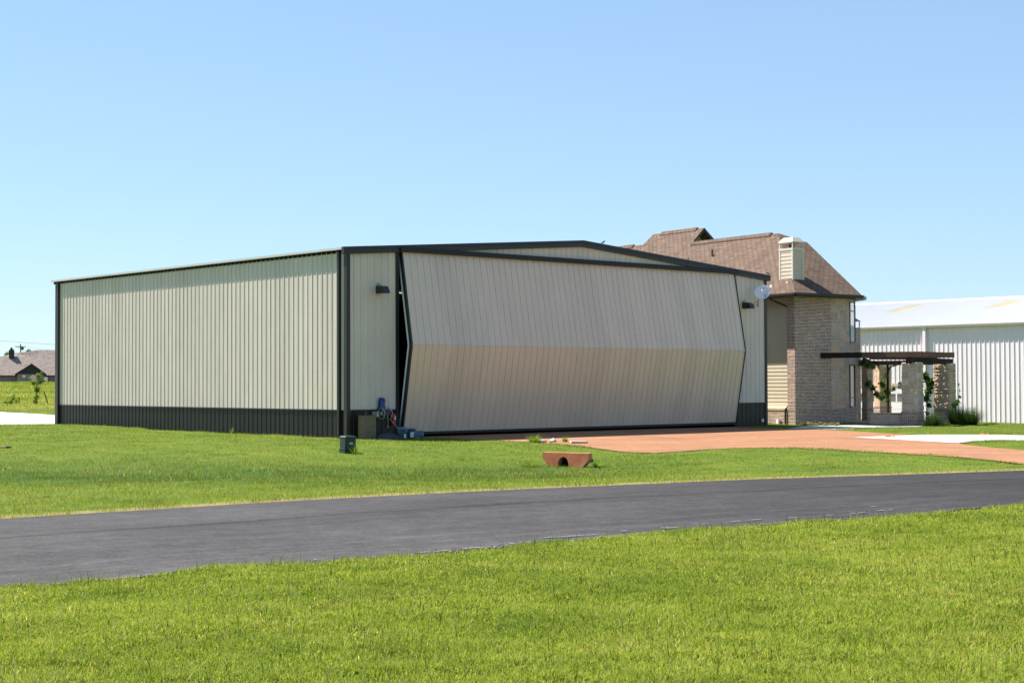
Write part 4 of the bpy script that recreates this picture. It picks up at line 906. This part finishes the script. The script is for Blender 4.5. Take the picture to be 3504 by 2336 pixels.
def bay_window(s0, s1, z0, z1, split, g1, g2):
    f3 = lambda s, d, z: (P1[0]+BD[0]*s+BD[1]*d, P1[1]+BD[1]*s-BD[0]*d, z)
    def bx_(b, a, c, d0, d1, e_, f_): b.hexa([f3(a, d1, e_), f3(c, d1, e_), f3(c, d0, e_), f3(a, d0, e_), f3(a, d1, f_), f3(c, d1, f_), f3(c, d0, f_), f3(a, d0, f_)])
    b = MB()
    for a, c, e_, f_ in ((s0, s0+.06, z0, z1), (s1-.06, s1, z0, z1), (s0+.06, s1-.06, z1-.06, z1), (s0+.06, s1-.06, z0, z0+.06), (s0+.06, s1-.06, split-.02, split+.02)): bx_(b, a, c, .002, .055, e_, f_)
    w_ = b.build('window', M['darkfascia'], hs)
    b = MB(); b.poly([f3(s0+.05, .02, split), f3(s1-.05, .02, split), f3(s1-.05, .02, z1-.05), f3(s0+.05, .02, z1-.05)]); b.build('pane', M[g1], w_)
    b = MB(); b.poly([f3(s0+.05, .02, z0+.05), f3(s1-.05, .02, z0+.05), f3(s1-.05, .02, split), f3(s0+.05, .02, split)]); b.build('pane', M[g2], w_)
    b = MB(); bx_(b, s0-.05, s1+.05, .0, .09, z0-.07, z0-.002); b.build('sill', M['stone'], w_)
bay_window(.52, 1.36, 3.76, 5.76, 5.3, 'paleglass', 'paleglass'); bay_window(.45, 1.28, .62, 2.7, 1.1, 'glass', 'glass')
# roof
KT = .839
def lp(x, y): return (x, y, 6.0+KT*(x+.72))
E0 = (-.72, -.8, 6.0); E1 = (3.65, -.75, 6.0); E2 = (4.95, .30, 6.0); E3 = (5.95, 2.3, 6.0); E4 = (7.4, 2.6, 6.0); A_ = lp(3.31, 4.49); B_ = (4.6, 3.78, 8.93); EB = 20
b = MB()
b.poly([E0, A_, lp(3.31, 11.2), lp(4.40, 11.42), lp(4.40, 15.8), lp(3.65, 15.8), lp(3.65, EB), lp(-.72, EB)])
b.poly([E0, E1, B_, A_]).poly([E1, E2, B_]).poly([E2, E3, B_]).poly([E3, E4, B_])
zR = A_[2]; b.poly([E4, (7.4, 11.4, 6.0), (3.31, 11.4, zR), A_, B_]); g = lp(4.40, 11.42)[2]; b.poly([(9.6, 11.42, 6.0), (9.6, 15.8, 6.), (4.4, 15.8, g), (4.4, 11.42, g)]); zl = lp(3.65, 16)[2]; b.poly([(8.1, 15.8, 6.), (8.1, EB, 6.), (3.65, EB, zl), (3.65, 15.8, zl)])
rf = b.build('roof', M['shingle'], hs)
b = MB()   # ridge vents
for (x, y0, y1, z) in ((3.31, 4.95, 11.1, zR), (4.40, 11.95, 15.0, g), (3.65, 16.6, EB, zl)): b.extr([(-.20, -.145), (0, .04), (.20, -.145), (.20, -.105), (0, .085), (-.20, -.105)], (x, y0, z), (x, y1, z))
b.build('ridge_vent', M['shingle'], rf)
b = MB(); ga = 11.42   # upper gable end
b.extr([(-.03, -.14), (.03, -.14), (.03, .0), (-.03, .0)], (3.2, ga, lp(3.2, 0)[2]-.02), (4.40, ga, g-.0)).extr([(-.03, -.14), (.03, -.14), (.03, .0), (-.03, .0)], (4.40, ga, g), (5.55, ga, g-.965)); b.build('rake_board', M['darkfascia'], rf)
b = MB(); b.poly([(3.3, ga+.75, zR-.3), (5.5, ga+.75, zR-.3), (4.4, ga+.75, g-.1)]); b.build('gable_wall', M['siding'], hs)
b = MB(); b.tube([(2.19, 8.26, 8.3), (2.19, 8.26, 8.78)], .045).box(2.12, 8.2, 8.42, 2.32, 8.12, 8.47); b.build('vent_pipe', M['lead'], rf)
for q in ((-.28, 1.22, 6.30, -.12, 1.36, 6.48), (-.1, .35, 6.52, -.04, .42, 6.6)): b = MB(); b.box(*q); b.build('flashing', M['white'], rf)
# eaves: soffit and gutter
b = MB(); b.poly([(-.72, EB, ET), (.4, EB, ET), (.4, .5, ET), (2.4, .5, ET), (2.4, 1, ET), tuple([4.4, 1.2, ET]), (5.3, 2.6, ET), (5.95, 2.3, ET), (4.95, .3, ET), (3.65, -.75, ET), (-.72, -.8, ET)]); b.build('soffit', M['darkfascia'], hs)
gpf = [(0.0, -.01), (.09, -.01), (.13, .04), (.13, .135), (0.0, .135)]; pts = [(-.72, EB), (-.72, -.8), (3.65, -.75), (4.95, .30), (5.95, 2.3)]
for k in range(4):
    a, c = np.array(pts[k]), np.array(pts[k+1]); d_ = (c-a)/np.linalg.norm(c-a); a2 = a-d_*(.0 if k == 0 else .04); c2 = c+d_*(.05 if k < 3 else 0)
    b = MB(); b.extr(gpf, (*a2, ET+.001*k), (*c2, ET+.001*k)); b.build('gutter', M['darkfascia'], hs)
b = MB(); b.tube([(-.6, 1.0, ET), (-.55, 1.0, ET-.10), (.12, .63, ET-.42), (.17, .62, ET-.55), (.17, .62, .80), (.12, .60, .72), (-.06, .60, .60), (-.06, .60, -.2)], .045, 8); b.build('downspout', M['darkfascia'], hs)
b = MB(); b.box(-.16, .98, -.1, -.03, 1.12, .12); b.build('hose_tap_box', M['galv'], hs)
# siding chimney
x0, y0, x1, y1 = .2, .3, .92, 1.2; zc = 8.17; ch = thing('siding_chimney', 'x', 'x')
bpy.data.objects.remove(ch)
b = MB(); b.box(x0+.02, y0+.02, 6.0, x1-.02, y1-.02, zc)
lap(b, (x0+.02, y1-.07, 0), (0, -1, 0), y1-y0-.14, 6.4, zc-.06); lap(b, (x0+.07, y0+.02, 0), (1, 0, 0), x1-x0-.14, 6.4, zc-.06); cm = b.build('chimney', M['chimneysiding'] if 'chimneysiding' in M else M['siding'], rf)
b = MB()
for (a, c) in ((x0-.012, y0-.012), (x1-.075, y0-.012), (x0-.012, y1-.075), (x1-.075, y1-.075)): b.box(a, c, 6.0, a+.087, c+.087, zc+.0)
b.box(x0-.02, y0-.02, zc-.07, x1+.02, y1+.02, zc+.03)
for (a, c) in ((x0, y0), (x1-.05, y0), (x0, y1-.05), (x1-.05, y1-.05)): b.box(a, c, zc+.03, a+.05, c+.05, 8.5)
o = b.build('chimney_trim', M['cream'], rf)
b = MB(); e_ = .03; b.box(x0-e_, y0-e_, 8.47, x1+e_, y1+e_, 8.505); i = .20
b.hexa([(x0-e_, y0-e_, 8.505), (x1+e_, y0-e_, 8.505), (x1+e_, y1+e_, 8.505), (x0-e_, y1+e_, 8.505), (x0+i*.7, y0+i*.7, 8.71), (x1-i*.7, y0+i*.7, 8.71), (x1-i*.7, y1-i*.7, 8.71), (x0+i*.7, y1-i*.7, 8.71)]); b.build('chimney_cap', M['cream'], rf)
b = MB(); b.lathe([(0, 0), (.13, 0), (.13, .16), (.2, .18), (.2, .22), (0, .24)], ((x0+x1)/2, (y0+y1)/2, zc+.02)); b.build('flue', M['lead'], rf)

# garden fireplace chimney behind the bay
gcx, gcy = 17.22, 79.; gc = thing('stone_chimney', 'narrow stone chimney with a metal cap rising behind the stone bay of the brick house', 'chimney', (gcx, gcy, -.2), math.radians(34))
b = MB(); b.box(-.32, -.32, 0, .32, .32, 4.72); b.build('core', M['mortar'], gc)
b = MB(); 
for o_, t_ in (((-.32, -.32, 0), (1, 0, 0)), ((.32, -.32, 0), (0, 1, 0)), ((-.32, .32, 0), (0, -1, 0)), ((.32, .32, 0), (-1, 0, 0))): ashlar(b, o_, t_, .64, 4.7, 31+int(o_[0]*10), cell=.13, mx=2)
b.build('stonework', M['stone'], gc)
b = MB(); b.box(-.34, -.34, 4.72, .34, .34, 4.80)
for a in (-.31, .27):
    for c in (-.31, .27): b.box(a, c, 4.80, a+.04, c+.04, 5.12)
b.hexa([(-.36, -.36, 5.12), (.36, -.36, 5.12), (.36, .36, 5.12), (-.36, .36, 5.12), (-.12, -.12, 5.32), (.12, -.12, 5.32), (.12, .12, 5.32), (-.12, .12, 5.32)]); b.build('cap', M['galvcap'] if 'galvcap' in M else M['galv'], gc)

# ------------------------------------------------------------ pergola
def pillar(label, x, y, rot, plan, seed, zt_=2.75, mat='stone', rough=.05):
    z0 = tz(x, y); r_ = thing('stone_pillar', label, 'pillar', (x, y, z0), rot, 'stone pillars of the pergola'); H = zt_-z0; bs = .46-z0; n_ = len(plan)
    b = MB(); b.prism(plan, bs, H); b.build('core', M['mortar'], r_)
    b = MB()
    for k in range(n_):
        a, c = np.array(plan[k]), np.array(plan[(k+1) % n_]); L_ = np.linalg.norm(c-a); ashlar(b, (*a, bs+.05), (*(c-a), 0), L_, H-bs-.05, seed+k, cell=.15, gap=.018, rough=rough, mx=3, my=2)
    b.build('stonework', M[mat], r_)
    big = [tuple(np.array(p)*1.07) for p in plan]; cap = [tuple(np.array(p)*1.12) for p in plan]
    b = MB(); b.prism(big, -.15, bs-.03); b.prism(cap, bs-.028, bs+.045); b.build('brick_base', M['brick'], r_)
    return r_
sq = lambda w_: [(-w_/2, -w_/2), (w_/2, -w_/2), (w_/2, w_/2), (-w_/2, w_/2)]
pillar('rough stone pillar nearest the brick house front with a brick base, two beam ends resting on it', 18.47, 71.85, math.radians(-35), sq(.73), 50)
pillar('warm-toned rough stone pillar standing between the two dark ornamental grass clumps', 21.33, 77.0, math.radians(-31), [(-.36, -.3), (.36, -.3), (.52, .3), (-.52, .3)], 60, mat='warmstone')
pillar('sunlit tan stone pillar at the back of the pergola behind the hanging vine', 20.45, 86.0, math.radians(14), sq(.66), 70, mat='warmstone', rough=.0)
pillar('narrow shaded stone pillar beside the back of the stone bay under the pergola', 18.32, 80.3, math.radians(30), sq(.40), 80, rough=.0)
pg = thing('pergola', 'dark brown timber pergola on stone pillars beside the brick house', 'pergola', (18.8, 75, 0), 0)
def W2(x, y, z): return (x-18.8, y-75, z)
dA = np.array([.819, -.574]); dB = np.array([.559, .829]); R0 = np.array([18.74, 71.05])
def pbeam(name, a, c, z0, z1, w_=.09): b = MB(); b.beam(W2(*a, (z0+z1)/2), W2(*c, (z0+z1)/2), w_, z1-z0); return b.build(name, M['rafterwood' if name == 'rafter' else 'beam'], pg, bevel=.008)
for k in range(5):
    r_ = R0+dB*.95*k+(dA*.22 if k == 4 else 0); l_ = R0+dB*.95*k-dA*(3.13+.15*k); pbeam('rafter', l_, r_, 2.99+.002*k, 3.245+.002*k)
pbeam('beam', (14.6, 73.66), (16.35, 72.72), 2.985, 3.242); pbeam('beam', (18.05, 71.1), (21.95, 77.75), 2.70, 2.985, .15)
pbeam('beam', (16.72, 74.0), (18.6, 81.0), 2.72, 2.995, .14); pbeam('beam', (18.2, 81.5), (20.3, 86.2), 2.75, 2.995, .12); pbeam('beam', (19.3, 85.6), (23.1, 82.6), 2.752, 2.998, .14); pbeam('beam', (21.7, 77.4), (23.0, 82.7), 2.755, 2.994, .14)
for k in range(4): a = np.array([17.3+.3*k*1.0, 76.2+1.25*k]); pbeam('rafter', a+np.array([.2, 0]), a+np.array([4.3, 2.9]), 3.002, 3.18, .07)
b = MB(); b.box(*W2(19.98, 83.0, -.2), *W2(20.08, 83.1, 2.75)); b.tube([W2(20.03, 83.05, 2.4), W2(20.2, 83.0, 2.66), W2(20.5, 82.9, 2.74)], .04); b.build('post', M['beam'], pg)
lw = thing('low_stone_wall', 'low stone and brick garden wall between the stone bay and the pergola pillar', 'wall', (16.75, 72.9, -.3), math.atan2(-.75, 1.3))
b = MB(); b.box(0, .0, 0, 1.55, .28, .62); b.build('core', M['mortar'], lw); b = MB(); ashlar(b, (0, 0, .1), (1, 0, 0), 1.55, .5, 91, cell=.12, mx=3); ashlar(b, (0, .28, .1), (0, -1, 0), .28, .5, 92, cell=.12); b.build('stonework', M['stone'], lw)
b = MB(); b.box(-.03, -.04, .622, 1.58, .32, .72); b.build('brick_cap', M['brick'], lw)
# patio floor
sheet('patio', np.array([[15.9, 73.2], [16.8, 71.9], [18.2, 71.2], [21.5, 77.5], [22.8, 82.5], [20.3, 86], [17.8, 82.5], [17.0, 77.]]), M['patio'], .03)
# lanterns
def lantern(label, x, y, z):
    r_ = thing('wall_lantern', label, 'lantern', (x, y, z), math.radians(-31), 'lanterns on the pergola pillars'); b = MB()
    for a in (-.085, .075):
        for c in (-.085, .075): b.box(a, c, 0, a+.012, c+.012, .24)
    b.box(-.1, -.1, -.02, .1, .1, .0).box(-.1, -.1, .115, .1, .1, .125).hexa([(-.12, -.12, .24), (.12, -.12, .24), (.12, .12, .24), (-.12, .12, .24), (-.04, -.04, .31), (.04, -.04, .31), (.04, .04, .31), (-.04, .04, .31)]).box(.08, -.015, .26, .25, .015, .29)
    b.build('frame', M['lead'], r_); b = MB(); b.box(-.07, -.07, .002, .07, .07, .113).box(-.07, -.07, .127, .07, .07, .238); b.build('glass', M['lanternglass'], r_)
lantern('black and amber lantern fixed to the warm-toned pillar between the ornamental grasses', 20.62, 76.55, 1.56)
lantern('lantern half hidden behind the pillar nearest the brick house front', 17.98, 72.1, 1.55)
# vines
def vine(label, cs, rs, n_, size, seed, tone=(0, 1), stem=None):
    c0 = np.array(cs[0]); r_ = thing('climbing_vine', label, 'vine', tuple(c0), 0, 'vines on the pergola'); foliage_obj('leaves', M['leaf'], r_, centers=[tuple(np.array(c)-c0) for c in cs], radii=rs, n_=n_, size=size, seed=seed, tone=tone, shell=.2)
    if stem: b = MB(); b.tube([tuple(np.array(p)-c0) for p in stem], .02, 6); b.build('stem', M['bark'], r_)
vine('green vine wrapped around the thin dark post at the back of the pergola', [(19.85, 83, 2.2), (19.7, 82.9, 1.7), (19.95, 82.9, 1.3), (20.3, 82.9, 1.45), (19.6, 82.8, 1.05), (20.0, 82.9, .85)], [.2, .25, .28, .2, .24, .16], 800, .06, 1, stem=[(20.05, 82.95, -.1), (19.95, 82.9, .9), (19.8, 82.9, 1.6), (19.9, 83, 2.6)])
vine('bright green vine shoots hanging from the pergola beam behind the stone bay', [(17.15, 76.5, 2.78), (17.6, 77, 2.72), (17.9, 77.2, 2.6), (17.0, 76.5, 3.12)], [.24, .28, .2, .12], 420, .06, 2, (.4, 1), stem=[(17.0, 76.4, 2.9), (17.6, 77, 2.8), (18.0, 77.3, 2.5)])
vine('dark shaded vine trailing across the narrow pillar under the pergola', [(18.15, 79.6, 1.75), (18.5, 79.8, 1.5), (18.8, 80.4, 1.2), (19.2, 80.9, 1.05)], [.26, .26, .25, .25], 420, .065, 3, (0, .45), stem=[(18.05, 79.5, 2.2), (18.3, 79.6, 1.6), (19.2, 80.9, 1.0)])
vine('leafy vine hanging between the two front stone pillars of the pergola', [(20.15, 76, 2.1), (20.35, 75.9, 1.8), (20.3, 75.9, 1.4), (20.2, 75.9, 1.05), (20.3, 75.9, .7), (20.2, 75.9, .3)], [.3, .33, .27, .24, .17, .1], 900, .075, 4, (0, .85), stem=[(20.2, 76, -.1), (20.25, 76, 1.4), (20.2, 76, 2.7)])
# planting
for px, py, n_, r_, h_, lab in ((3190, 1459, 800, .75, .62, 'dark ornamental grass clump between the two front stone pillars'), (3268, 1455, 600, .6, .85, 'tall dark grass clump hard against the warm-toned stone pillar'), (3312, 1457, 1500, 1.1, .82, 'widest arching ornamental grass clump standing before the white ribbed building')):
    g_ = at_ground(px, py); clump('ornamental_grass', lab, 'ornamental grass', g_[0], g_[1], n_, r_, h_, M['tuft'], .0075, 1.0, (0, 1), 'ornamental grasses by the pergola')
g_ = at_ground(3277, 1450); sh = thing('slender_shrub', 'slender sparse shrub rising above the tall dark grass clump beside the warm pillar', 'shrub', tuple(g_))
foliage_obj('leaves', M['leaf'], sh, centers=[(0, 0, 1.05), (.1, 0, 1.3), (-.12, 0, .9), (.05, 0, 1.9), (.12, 0, 1.6)], radii=[.22, .13, .2, .06, .07], n_=170, size=.06, seed=9, tone=(0, .5), shell=.2)
b = MB(); b.tube([(0, 0, -.05), (.03, 0, .8), (.1, 0, 1.5), (.13, 0, 2.05)], [.02, .015, .01, .004], 5).tube([(0, 0, 0), (-.08, 0, .5), (-.14, 0, 1.0)], [.015, .01, .004], 5); b.build('stem', M['bark'], sh)
pts = [at_ground(2745+9.5*k, 1455+2*math.sin(k*1.7)) for k in range(15)]
foliage_obj('flower_bed_plants', M['flowerbed'], centers=[(p[0], p[1]-.1, p[2]+.06) for p in pts], radii=[.2]*15, n_=1500, size=.035, seed=12, flat=.6, shell=.1); tagp(bpy.data.objects['flower_bed_plants'], 'low mixed bedding plants along the foot of the brick house wall', 'bedding plants', kind='stuff')
for px, py, lab in ((3047, 1496, 'small orange-red lump on the pale concrete nearer the brick house'), (3368, 1487.5, 'small orange-red lump on the pale concrete nearest the right lawn')):
    g_ = at_ground(px, py); b = MB()
    for k in range(5): a = random.uniform(0, 6); b.lathe([(0, 0), (.07, .0), (.05, .03), (0, .04)], (.14*math.cos(a), .08*math.sin(a), .0+.003*k), n=7)
    o = b.build('clay_fragment', M['orange_plastic']); o.location = (g_[0], g_[1], g_[2]+.017); tagp(o, lab, 'fragment')

# ------------------------------------------------------------ white ribbed building
WB = np.array([28.7, 87.3]); wb = thing('white_building', 'long white ribbed steel building with two yellow skylights in its roof', 'building', (*WB, 0), HA); y0, y1 = -16, 34
wside = lambda s, d, z: (-d, s, z)
ribsheet('wall', M['white'], wb, y0, 6.9, lambda s: -1.2, lambda s: 5.1, wside, d=.034, bw=.07, tw=.026); ribsheet('wall', M['white'], wb, 6.9, 13.2, lambda s: 1.76, lambda s: 5.1, wside, d=.034, bw=.07, tw=.026); ribsheet('wall', M['white'], wb, 13.2, y1, lambda s: -1.2, lambda s: 5.1, wside, d=.034, bw=.07, tw=.026)
sl_ = 2.08/12
for k, (a, c) in enumerate(((y0-.2, y1+.2),)):
    ribsheet('roof', M['whiteroof'], wb, a, c, lambda s: -.28, lambda s: 12.0, lambda s, d, z: (z, s, 5.20+sl_*z+d), d=.03, bw=.07, tw=.03)
    ribsheet('roof', M['whiteroof'], wb, a, c, lambda s: 0, lambda s: 12.3, lambda s, d, z: (24.0-12.0+z, s, 5.20+sl_*(12-z)+d), d=.03, bw=.07, tw=.03)
b = MB(); b.poly([(24, y0, -1.2), (24, y1, -1.2), (24, y1, 5.2), (24, y0, 5.2)]).poly([(0, y1, -1.2), (24, y1, -1.2), (24, y1, 5.2), (12, y1, 7.26), (0, y1, 5.2)]).poly([(0, y0, -1.2), (24, y0, -1.2), (24, y0, 5.2), (12, y0, 7.26), (0, y0, 5.2)]); b.build('end_wall', M['white'], wb)
b = MB(); b.extr([(-.22, -.06), (0, .045), (.22, -.06), (.22, -.03), (0, .08), (-.22, -.03)], (12, y0-.2, 5.2+sl_*12), (12, y1+.2, 5.2+sl_*12)); b.build('ridge_cap', M['whiteroof'], wb)
b = MB(); b.extr([(0, 0), (.16, 0), (.20, .06), (.20, .17), (0, .17)], (-.06, y1+.2, 5.03), (-.06, y0-.2, 5.03)); b.build('gutter', M['white'], wb)
for (xa, xb, ya, yb) in ((6.95, 10.1, 12.95, 14.15), (6.98, 10.1, 5.6, 6.75)):
    ribsheet('skylight', M['skylight'], wb, ya, yb, lambda s: xa, lambda s: xb, lambda s, d, z: (z, s, 5.208+sl_*z+d), d=.03, bw=.07, tw=.03)
for y_ in (6.35, -9.):
    b = MB(); b.box(-.20, y_-.09, -1., -.045, y_+.09, 5.03); b.build('downspout', M['white'], wb)
b = MB(); b.box(-.06, 6.85, 1.58, -.0, 13.25, 1.76); b.build('door_header', M['tanband'], wb)
b = MB(); zz_ = [-.7, -.25, .2, .60, 1.2, 1.58]
for k in range(5): b.box(-.025 if k != 9 else 0, 6.9, zz_[k]+.012, .03, 13.2, zz_[k+1]-.006)
b.box(.0, 6.9, -.9, .04, 13.2, 1.58)
gd = b.build('garage_door', M['white'], wb)
for k in range(9):
    ya = 7.12+.68*k; b = MB(); b.box(-.034, ya, .68, -.026, ya+.56, 1.13); b.build('window', M['glass'], gd)

# ------------------------------------------------------------ far brick house, field, power line
fh = thing('far_house', 'low brick house with a brown shingle roof far across the meadow', 'house', (-93.3, 300, 0), math.radians(18))
z0 = .8; b = MB(); b.box(-16, 0, z0, 12, 12, 3.55); b.build('wall', M['farbrick'], fh)
b = MB(); b.box(-1.95, -1.6, z0, 2.9, 0, 3.75); b.build('porch_wall', M['farbrick'], fh)
b = MB(); y_ = -.5
b.poly([(-16.5, y_, 3.53), (1.0, y_, 3.53), (12.4, y_, 3.53), (12.4, 6.2, 8.54), (1.7, 6.2, 8.54), (1.15, 4.6, 7.25), (-16.5, 4.6, 7.22)])
b.poly([(1.15, 4.6, 7.22), (1.7, 6.2, 8.54), (2.0, 9, 6.5), (-1.5, 10, 5.5)]).poly([(-16.5, 4.6, 7.22), (1.15, 4.6, 7.22), (1.15, 12.5, 3.5), (-16.5, 12.5, 3.5)]).poly([(1.7, 6.2, 8.54), (12.4, 6.2, 8.54), (12.4, 12.5, 3.5), (1.7, 12.5, 3.5)]).poly([(12.4, y_, 3.53), (12.4, 12.5, 3.53), (12.4, 6.2, 8.54)])
frf = b.build('roof', M['farshingle'], fh)
b = MB(); b.poly([(-5.2, 5.0, 7.1), (1.3, 5.0, 7.1), (2.2, 6.1, 8.30), (1.5, 6.15, 8.50), (.4, 6.9, 7.9), (-2.6, 6.9, 7.86)]).poly([(-5.2, 5.0, 7.1), (-2.6, 6.9, 7.86), (-2.6, 9, 6.0), (-6, 9, 5.)]).poly([(-2.6, 6.9, 7.86), (.4, 6.9, 7.9), (.4, 10, 5), (-2.6, 10, 5)]); b.build('rear_slope', M['rearslope'] if 'rearslope' in M else M['farshingle'], frf)
for x_ in (-2.0, -.5, 1.55): b = MB(); b.box(x_, 5.6, 7.35+(0.65 if x_ > 1 else 0), x_+.3, 5.9, 7.5+(.65 if x_ > 1 else 0)); b.build('roof_vent', M['white'], frf)
ax, az = .65, 5.80
b = MB(); b.poly([(-2.45, -1.95, 3.72), (ax, -1.95, az), (ax, 2.6, az), (-2.45, -.3, 3.72)]).poly([(3.35, -1.95, 3.72), (3.35, -.3, 3.72), (ax, 2.6, az), (ax, -1.95, az)]); b.build('gable_roof', M['farshingle'], fh)
b = MB(); b.poly([(-2.1, -1.62, 3.76), (3.0, -1.62, 3.76), (ax, -1.62, az-.1)]); b.extr([(-.04, -.22), (.04, -.22), (.04, -.01), (-.04, -.01)], (-2.5, -1.97, 3.75), (ax, -1.97, az)).extr([(-.04, -.22), (.04, -.22), (.04, -.01), (-.04, -.01)], (ax, -1.97, az), (3.4, -1.97, 3.75)); b.box(-16.4, -.55, 3.38, -2.2, -.45, 3.52).box(3.1, -.55, 3.38, 12.4, -.45, 3.52); b.build('gable_board', M['darkfascia'], fh)
b = MB(); b.box(-1.05, -1.64, 3.05, -.45, -1.60, 3.6); b.build('window', M['glass'], fh)
b = MB(); hx = .95; pts = [(hx-.6, -1.65, z0), (hx+.6, -1.65, z0), (hx+.6, -1.65, 3.2)]+[(hx+.6*math.cos(a), -1.65, 3.2+.42*math.sin(a)) for a in np.linspace(0, math.pi, 9)]+[(hx-.6, -1.65, 3.2)]; b.poly(pts); b.build('porch_opening', M['glass'], fh)
b = MB(); b.box(2.98, -.06, 2.3, 3.62, -.02, 3.2); b.build('window', M['paleglass'], fh)
b = MB(); b.box(-3.5, 4.0, 6.2, -2.5, 5.0, 8.55).box(-3.25, 4.3, 8.55, -2.8, 4.7, 8.95); b.build('chimney', M['darkfascia'], fh)

def T_(x, y): return (x, y, tz(x, y))
up = thing('utility_pole', 'wooden utility pole with one crossarm beyond the far brick house', 'utility pole', (-120., 380., -1.), 0)
b = MB(); b.tube([(0, 0, 0), (0, 0, 12.6)], [.2, .13], 10); b.build('pole', M['pole'], up); b = MB(); b.box(-1.25, -.06, 11.85, 1.25, .06, 12.0).beam((-.5, -.08, 11.9), (0, -.08, 11.3), .04, .04).beam((.5, -.08, 11.9), (0, -.08, 11.3), .04, .04); b.build('crossarm', M['pole'], up)
for x_ in (-1.2, 1.2): b = MB(); b.lathe([(0, 0), (.05, 0), (.07, .1), (.03, .16), (0, .2)], (x_, 0, 12.0), n=8); b.build('insulator', M['reelmetal'], up)
def wire(label, p0, p1, sag, r_):
    b = MB(); p0 = np.array(p0); p1 = np.array(p1); b.tube([p0*(1-t_)+p1*t_-np.array([0, 0, sag*4*t_*(1-t_)]) for t_ in np.linspace(0, 1, 20)], r_, 4); o = b.build('power_line', M['pole']); tagp(o, label, 'power line')
wire('upper thin power line crossing the sky over the far house', (-75, 150, 8.6), (-18, 150, 4.3), .6, .011)
wire('lower thin power line running from the pole crossarm towards the hangar', (-121.2, 380, 11.2), (-60, 330, 7.2), 1., .022)
def tree(label, x, y, cs, rs, n_, size, seed, mat, base=0., leafname='crown', tr=.12, group=None, tone=(0, 1)):
    r_ = thing('tree', label, 'tree', (x, y, base), 0, group); foliage_obj(leafname, M[mat], r_, centers=cs, radii=rs, n_=n_, size=size, seed=seed, tone=tone, shell=.25)
    b = MB(); top = max(c[2] for c in cs); b.tube([(0, 0, 0), (.05, 0, top*.45), (0, 0, top*.8)], [tr, tr*.7, tr*.3], 8)
    for c in cs: b.tube([(0.02, 0, top*.4), (c[0]*.5, c[1]*.5, (c[2]+top*.5)/2), c], [tr*.5, tr*.3, tr*.1], 6)
    b.build('trunk', M['bark'], r_)
tree('rounded grey-green treetop at the left end of the far house roof', -136, 420, [(0, 0, 9.6), (-1.3, 0, 8.6), (1.1, 0, 9.9), (2, 0, 9.3)], [1.2, 1., 1., .8], 1100, .2, 21, 'treeleaf')
tree('open-crowned treetop rising beside the utility pole behind the far house', -133.0, 425, [(-.7, 0, 11.6), (.9, 0, 10.6), (2.2, 0, 9.4), (.6, 0, 9.2)], [.55, .9, .8, .7], 800, .2, 22, 'treeleaf')
sx_, sy_ = (124-1752)/5326*130, 130.
tree('young bright green sapling standing in the meadow before the far house', sx_, sy_, [(0, 0, .7), (.1, 0, 1.3), (-.25, 0, 1.9), (.3, 0, 2.0), (.15, 0, 2.5), (.45, 0, 2.75), (.65, 0, 2.1), (-.5, 0, 2.25), (-.1, 0, .35)], [.35, .42, .34, .36, .3, .16, .2, .18, .35], 1500, .06, 23, 'youngleaf', base=tz(sx_, sy_)-.03, tr=.04)
tree('low bush of pale leaves in the meadow at the far left', (36-1752)/5326*130, 130., [(0, 0, .3), (.2, 0, .6), (-.4, 0, .3), (.5, 0, .35), (.25, 0, .9)], [.35, .3, .3, .25, .15], 500, .06, 24, 'youngleaf', base=tz((36-1752)/5326*130, 130.)-.03, tr=.02)
for k, (px, h_, tilt, lab) in enumerate(((167, 1.15, -.35, 'leaning wooden fence post in the meadow beside the hangar corner'), (65, .6, .05, 'short upright fence post in the meadow left of the sapling'))):
    x_ = (px-1752)/5326*132; b = MB(); b.tube([(0, 0, -.1), (math.sin(tilt)*h_, 0, math.cos(tilt)*h_)], [.05, .045], 8); o = b.build('fence_post', M['pole']); o.location = T_(x_, 132); tagp(o, lab, 'fence post', 'old fence posts in the meadow')

# birds on the hangar roof edge
def bird(label, px, zt_, sc, yaw):
    u_ = hu(px, .05); p = hw(u_, -.08); r_ = MB()
    r_.tube([(-.11, 0, .035), (-.05, 0, .06), (0, 0, .085), (.05, 0, .115), (.075, 0, .14), (.095, 0, .15), (.105, 0, .148)], [.008, .028, .042, .036, .024, .022, .008], 10)
    r_.tube([(.1, 0, .148), (.13, 0, .143)], [.009, .002], 6); r_.hexa([(-.21, -.02, .0), (-.09, -.02, .03), (-.09, .02, .03), (-.21, .02, .0), (-.21, -.015, .008), (-.09, -.02, .05), (-.09, .02, .05), (-.21, .015, .008)])
    for s_ in (-.015, .015): r_.tube([(.0, s_, .055), (.01, s_, .0)], .004, 5)
    o = r_.build('bird', M['bird'], smooth=True); o.location = (p[0], p[1], zt_); o.rotation_euler = (0, 0, yaw); o.scale = (sc,)*3; tagp(o, label, 'bird', 'small dark birds perched on the hangar roof edge')
def rtop(px): u_ = hu(px, .05); return rk(u_)+.262
bird('small dark bird perched just past the peak of the hangar roof against the sky', 2058, rtop(2058), .85, .35)
bird('small dark bird perched halfway down the hangar roof edge before the brown shingles', 2350, rtop(2350), .8, 1.35)
bird('small dark bird perched on the hangar roof corner above the satellite dish', 2624, rtop(2622), .85, 2.6)
bx_o = MB(); bx_o.box(22.62, -.10, .10, 22.72, -.03, .24); bx_o.build('outlet_box', M['galv'], hg)
